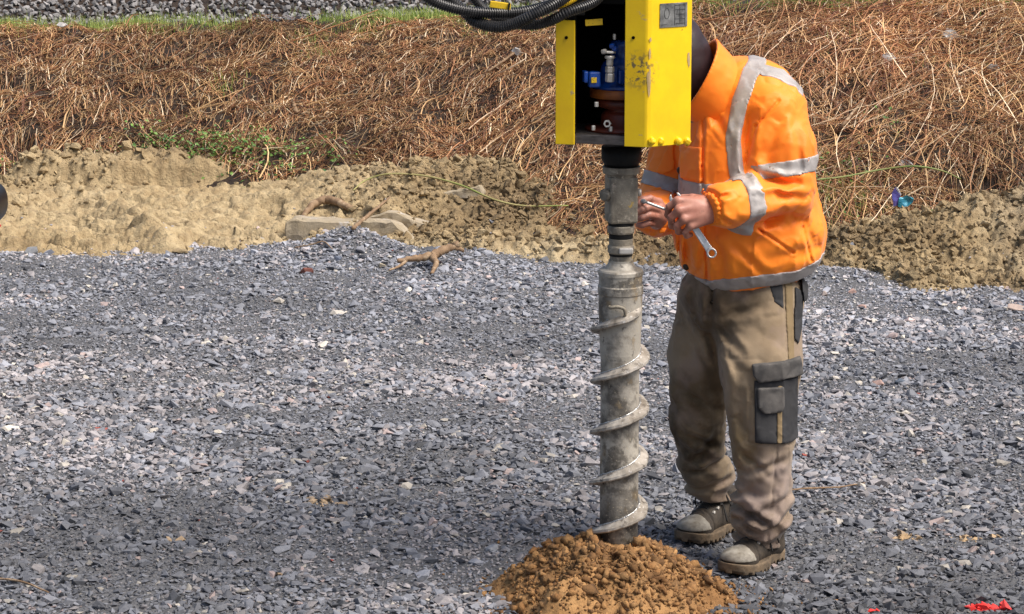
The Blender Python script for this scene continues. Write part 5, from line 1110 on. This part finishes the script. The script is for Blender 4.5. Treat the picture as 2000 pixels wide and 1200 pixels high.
STK = stone_kinds(10, .62, 15, 55)
def rock(px, py, wpx, rgb, label, k, flat=1.0):
    c = gp(px, py); s = wpx / 2 / FPX * c[1] * 1.02; V, F = STK[k % 10]; a = k * 1.7; Rz = np.array([[math.cos(a), -math.sin(a), 0], [math.sin(a), math.cos(a), 0], [0, 0, 1]])
    bm = bmesh.new(); vs = [bm.verts.new(v) for v in V]; [bm.faces.new([vs[i] for i in f]) for f in F]; bmesh.ops.bevel(bm, geom=bm.edges[:], offset=.06, segments=1, affect='EDGES'); V, F = bm_vf(bm)
    V = (V @ Rz.T) * s * 1.05 * np.array([1, 1, flat]); c = up(c, s * .25 * flat)
    put('rock', mesh_arr('rock', V, F, False, np.broadcast_to(np.array(rgb), (len(V), 3))), M['stone'], label=label, cat='stone', group='larger stones lying on the gravel', loc=c)
rk = [(745, 522, 24, (.45, .38, .27), 'pale beige upright stone left of the forked branch'), (660, 508, 20, (.13, .15, .20), 'dark blue stone low on the gravel heap'),
      (706, 492, 30, (.27, .27, .29), 'grey flat stone on the right flank of the gravel heap'), (636, 458, 26, (.33, .30, .30), 'grey rounded stone high on the gravel heap'), (683, 443, 24, (.40, .41, .43), 'light grey stone on the very top of the gravel heap'),
      (606, 452, 18, (.38, .30, .26), 'pinkish stone against the long slab'), (600, 535, 26, (.20, .07, .05), 'flat dark red brick chip below the gravel heap'), (1664, 572, 22, (.42, .27, .22), 'pink angular stone nearest the trousers by the right mound'),
      (1684, 601, 26, (.43, .28, .23), 'larger pink stone below the pink angular one'), (1610, 577, 24, (.36, .29, .25), 'brown stone just right of the back pocket'), (1985, 606, 42, (.40, .31, .26), 'large pinkish brown stone at the right edge'),
      (1880, 578, 26, (.34, .32, .30), 'grey brown round stone below the right mound'), (1700, 1040, 28, (.46, .44, .38), 'pale wedge of stone right of the worker\'s boots'), (1715, 752, 34, (.50, .33, .27), 'pinkish stone right of the cargo pocket'), (1758, 750, 30, (.07, .09, .12), 'dark slate lump beside the pinkish stone'),
      (1756, 1112, 18, (.48, .42, .33), 'small cream pebble above the red paint'), (40, 892, 36, (.20, .21, .24), 'flat blue grey slate at the left edge'), (425, 845, 24, (.55, .50, .42), 'cream stone on the left half of the gravel'), (405, 1064, 26, (.58, .53, .45), 'white cream stone left of centre near the bottom'),
      (458, 912, 40, (.19, .20, .23), 'large flat grey slate left of centre'), (962, 1075, 38, (.24, .25, .27), 'rounded grey slate just left of the clay heap'), (62, 498, 40, (.30, .30, .30), 'grey jagged lump at the left gravel edge'), (880, 430, 26, (.36, .28, .16), 'tan clay stone on the mound right of the slabs')]
for i, q in enumerate(rk): rock(*q[:4], q[4], i + 3, .75 if q[1] > 600 else 1.0)

# litter
def crumple(name, pix, Y, m, seed, parent, amp=.012):
    c = np.array([W(px, py, Y) for px, py in pix]); ce = c.mean(0); bm = bmesh.new(); vs = [bm.verts.new(v) for v in c]; bm.faces.new(vs); r = bmesh.ops.extrude_face_region(bm, geom=bm.faces[:])
    bmesh.ops.translate(bm, vec=(.004, .014, -.002), verts=[e for e in r['geom'] if isinstance(e, bmesh.types.BMVert)]); bmesh.ops.recalc_face_normals(bm, faces=bm.faces)
    bmesh.ops.triangulate(bm, faces=bm.faces[:]); bmesh.ops.subdivide_edges(bm, edges=bm.edges[:], cuts=3, use_grid_fill=True); V, F = bm_vf(bm)
    V = V + amp * np.stack([vnoise(V * 45 + seed) * .4, vnoise(V * 35 + seed + 9), vnoise(V * 45 + seed + 30) * .4], -1); return child(name, mesh_arr(name, V, F, False), M[m], parent)
b0 = on_bank(1762, 404, .13); wp = empty('wrapper', b0, 'crumpled violet and teal foil wrapper caught in the stalks on the right', 'litter'); yb = b0[1] - .08
crumple('violet_panel', [(1742, 378), (1749, 366), (1758, 382), (1757, 400), (1744, 404)], yb, 'foil_v', 1, wp, .008); crumple('teal_panel', [(1757, 386), (1770, 382), (1783, 388), (1778, 398), (1764, 410), (1754, 404)], yb - .01, 'foil_t', 2, wp, .014)
crumple('white_edge', [(1749, 365), (1752, 366), (1760, 381), (1758, 384)], yb - .005, 'plastic', 3, wp, .003)
def scrap(px, py, w, h, label, seed, yl=.05, m='plastic'):
    b0 = on_bank(px, py, yl); c = b0; pts = [(px - w, py), (px - w * .4, py - h), (px + w * .6, py - h * .8), (px + w, py + h * .3), (px + w * .2, py + h)]; q = empty('scrap', b0, label, 'litter', 'pale scraps on the bank'); crumple('sheet', pts, b0[1] - .02, m, seed, q, .016)
scrap(1855, 68, 16, 12, 'white plastic scrap high on the right bank', 4); scrap(1736, 112, 14, 9, 'grey white plastic scrap behind the worker\'s shoulder level', 5); scrap(1938, 132, 12, 6, 'flat white scrap near the right edge of the bank', 6)
scrap(1768, 322, 14, 9, 'crumpled pale pink paper above the green cane', 7); scrap(120, 49, 10, 4, 'thin white scrap on the crest at the far left', 8); scrap(1008, 101, 9, 8, 'small light grey scrap left of the yellow housing', 9)

# black machine at the left edge: only its rounded tail reaches into the picture
mc = W(-83, 420, 9.2); mach = empty('digger', (mc[0] - .55, 9.5, 0), 'black digger tail with a small red reflector cut off by the left edge', 'digger')
V = rbox((mc[0] - .50, 9.25, mc[2]), (.615, .30, .075), .065); zt = mc[2]
child('counterweight', sdf_mesh('counterweight', V, (mc[0] - 1.3, 8.7, zt - .2), (mc[0] + .3, 10.2, zt + .2), .012), M['veh_black'], mach)
ed = W(4, 443, 8.95); V, F = box_vf((ed[0] - .012, 8.965, ed[2] - .002), (.006, .04, .007), None, .002); child('reflector', mesh_arr('reflector', V, F), M['reflector'], mach)
V, F = box_vf((mc[0] - .62, 9.45, zt + .36), (.70, .90, .54), None, .08); child('engine_cover', mesh_arr('engine_cover', V, F, False), M['veh_black'], mach)
V, F = box_vf((mc[0] - .70, 9.45, zt - .19), (.5, .5, .24), None, .02); child('turntable', mesh_arr('turntable', V, F), M['black_steel'], mach)
for s in (-1, 1):
    V, F = box_vf((mc[0] - .80, 9.45 + s * .42, .20), (1.3, .24, .40), None, .12); child('track', mesh_arr('track', V, F, False), M['rubber'], mach)
V, F = box_vf((mc[0] - .78, 9.45, .28), (.6, .70, .2), None, .02); child('undercarriage', mesh_arr('undercarriage', V, F), M['black_steel'], mach)
print('scene built')
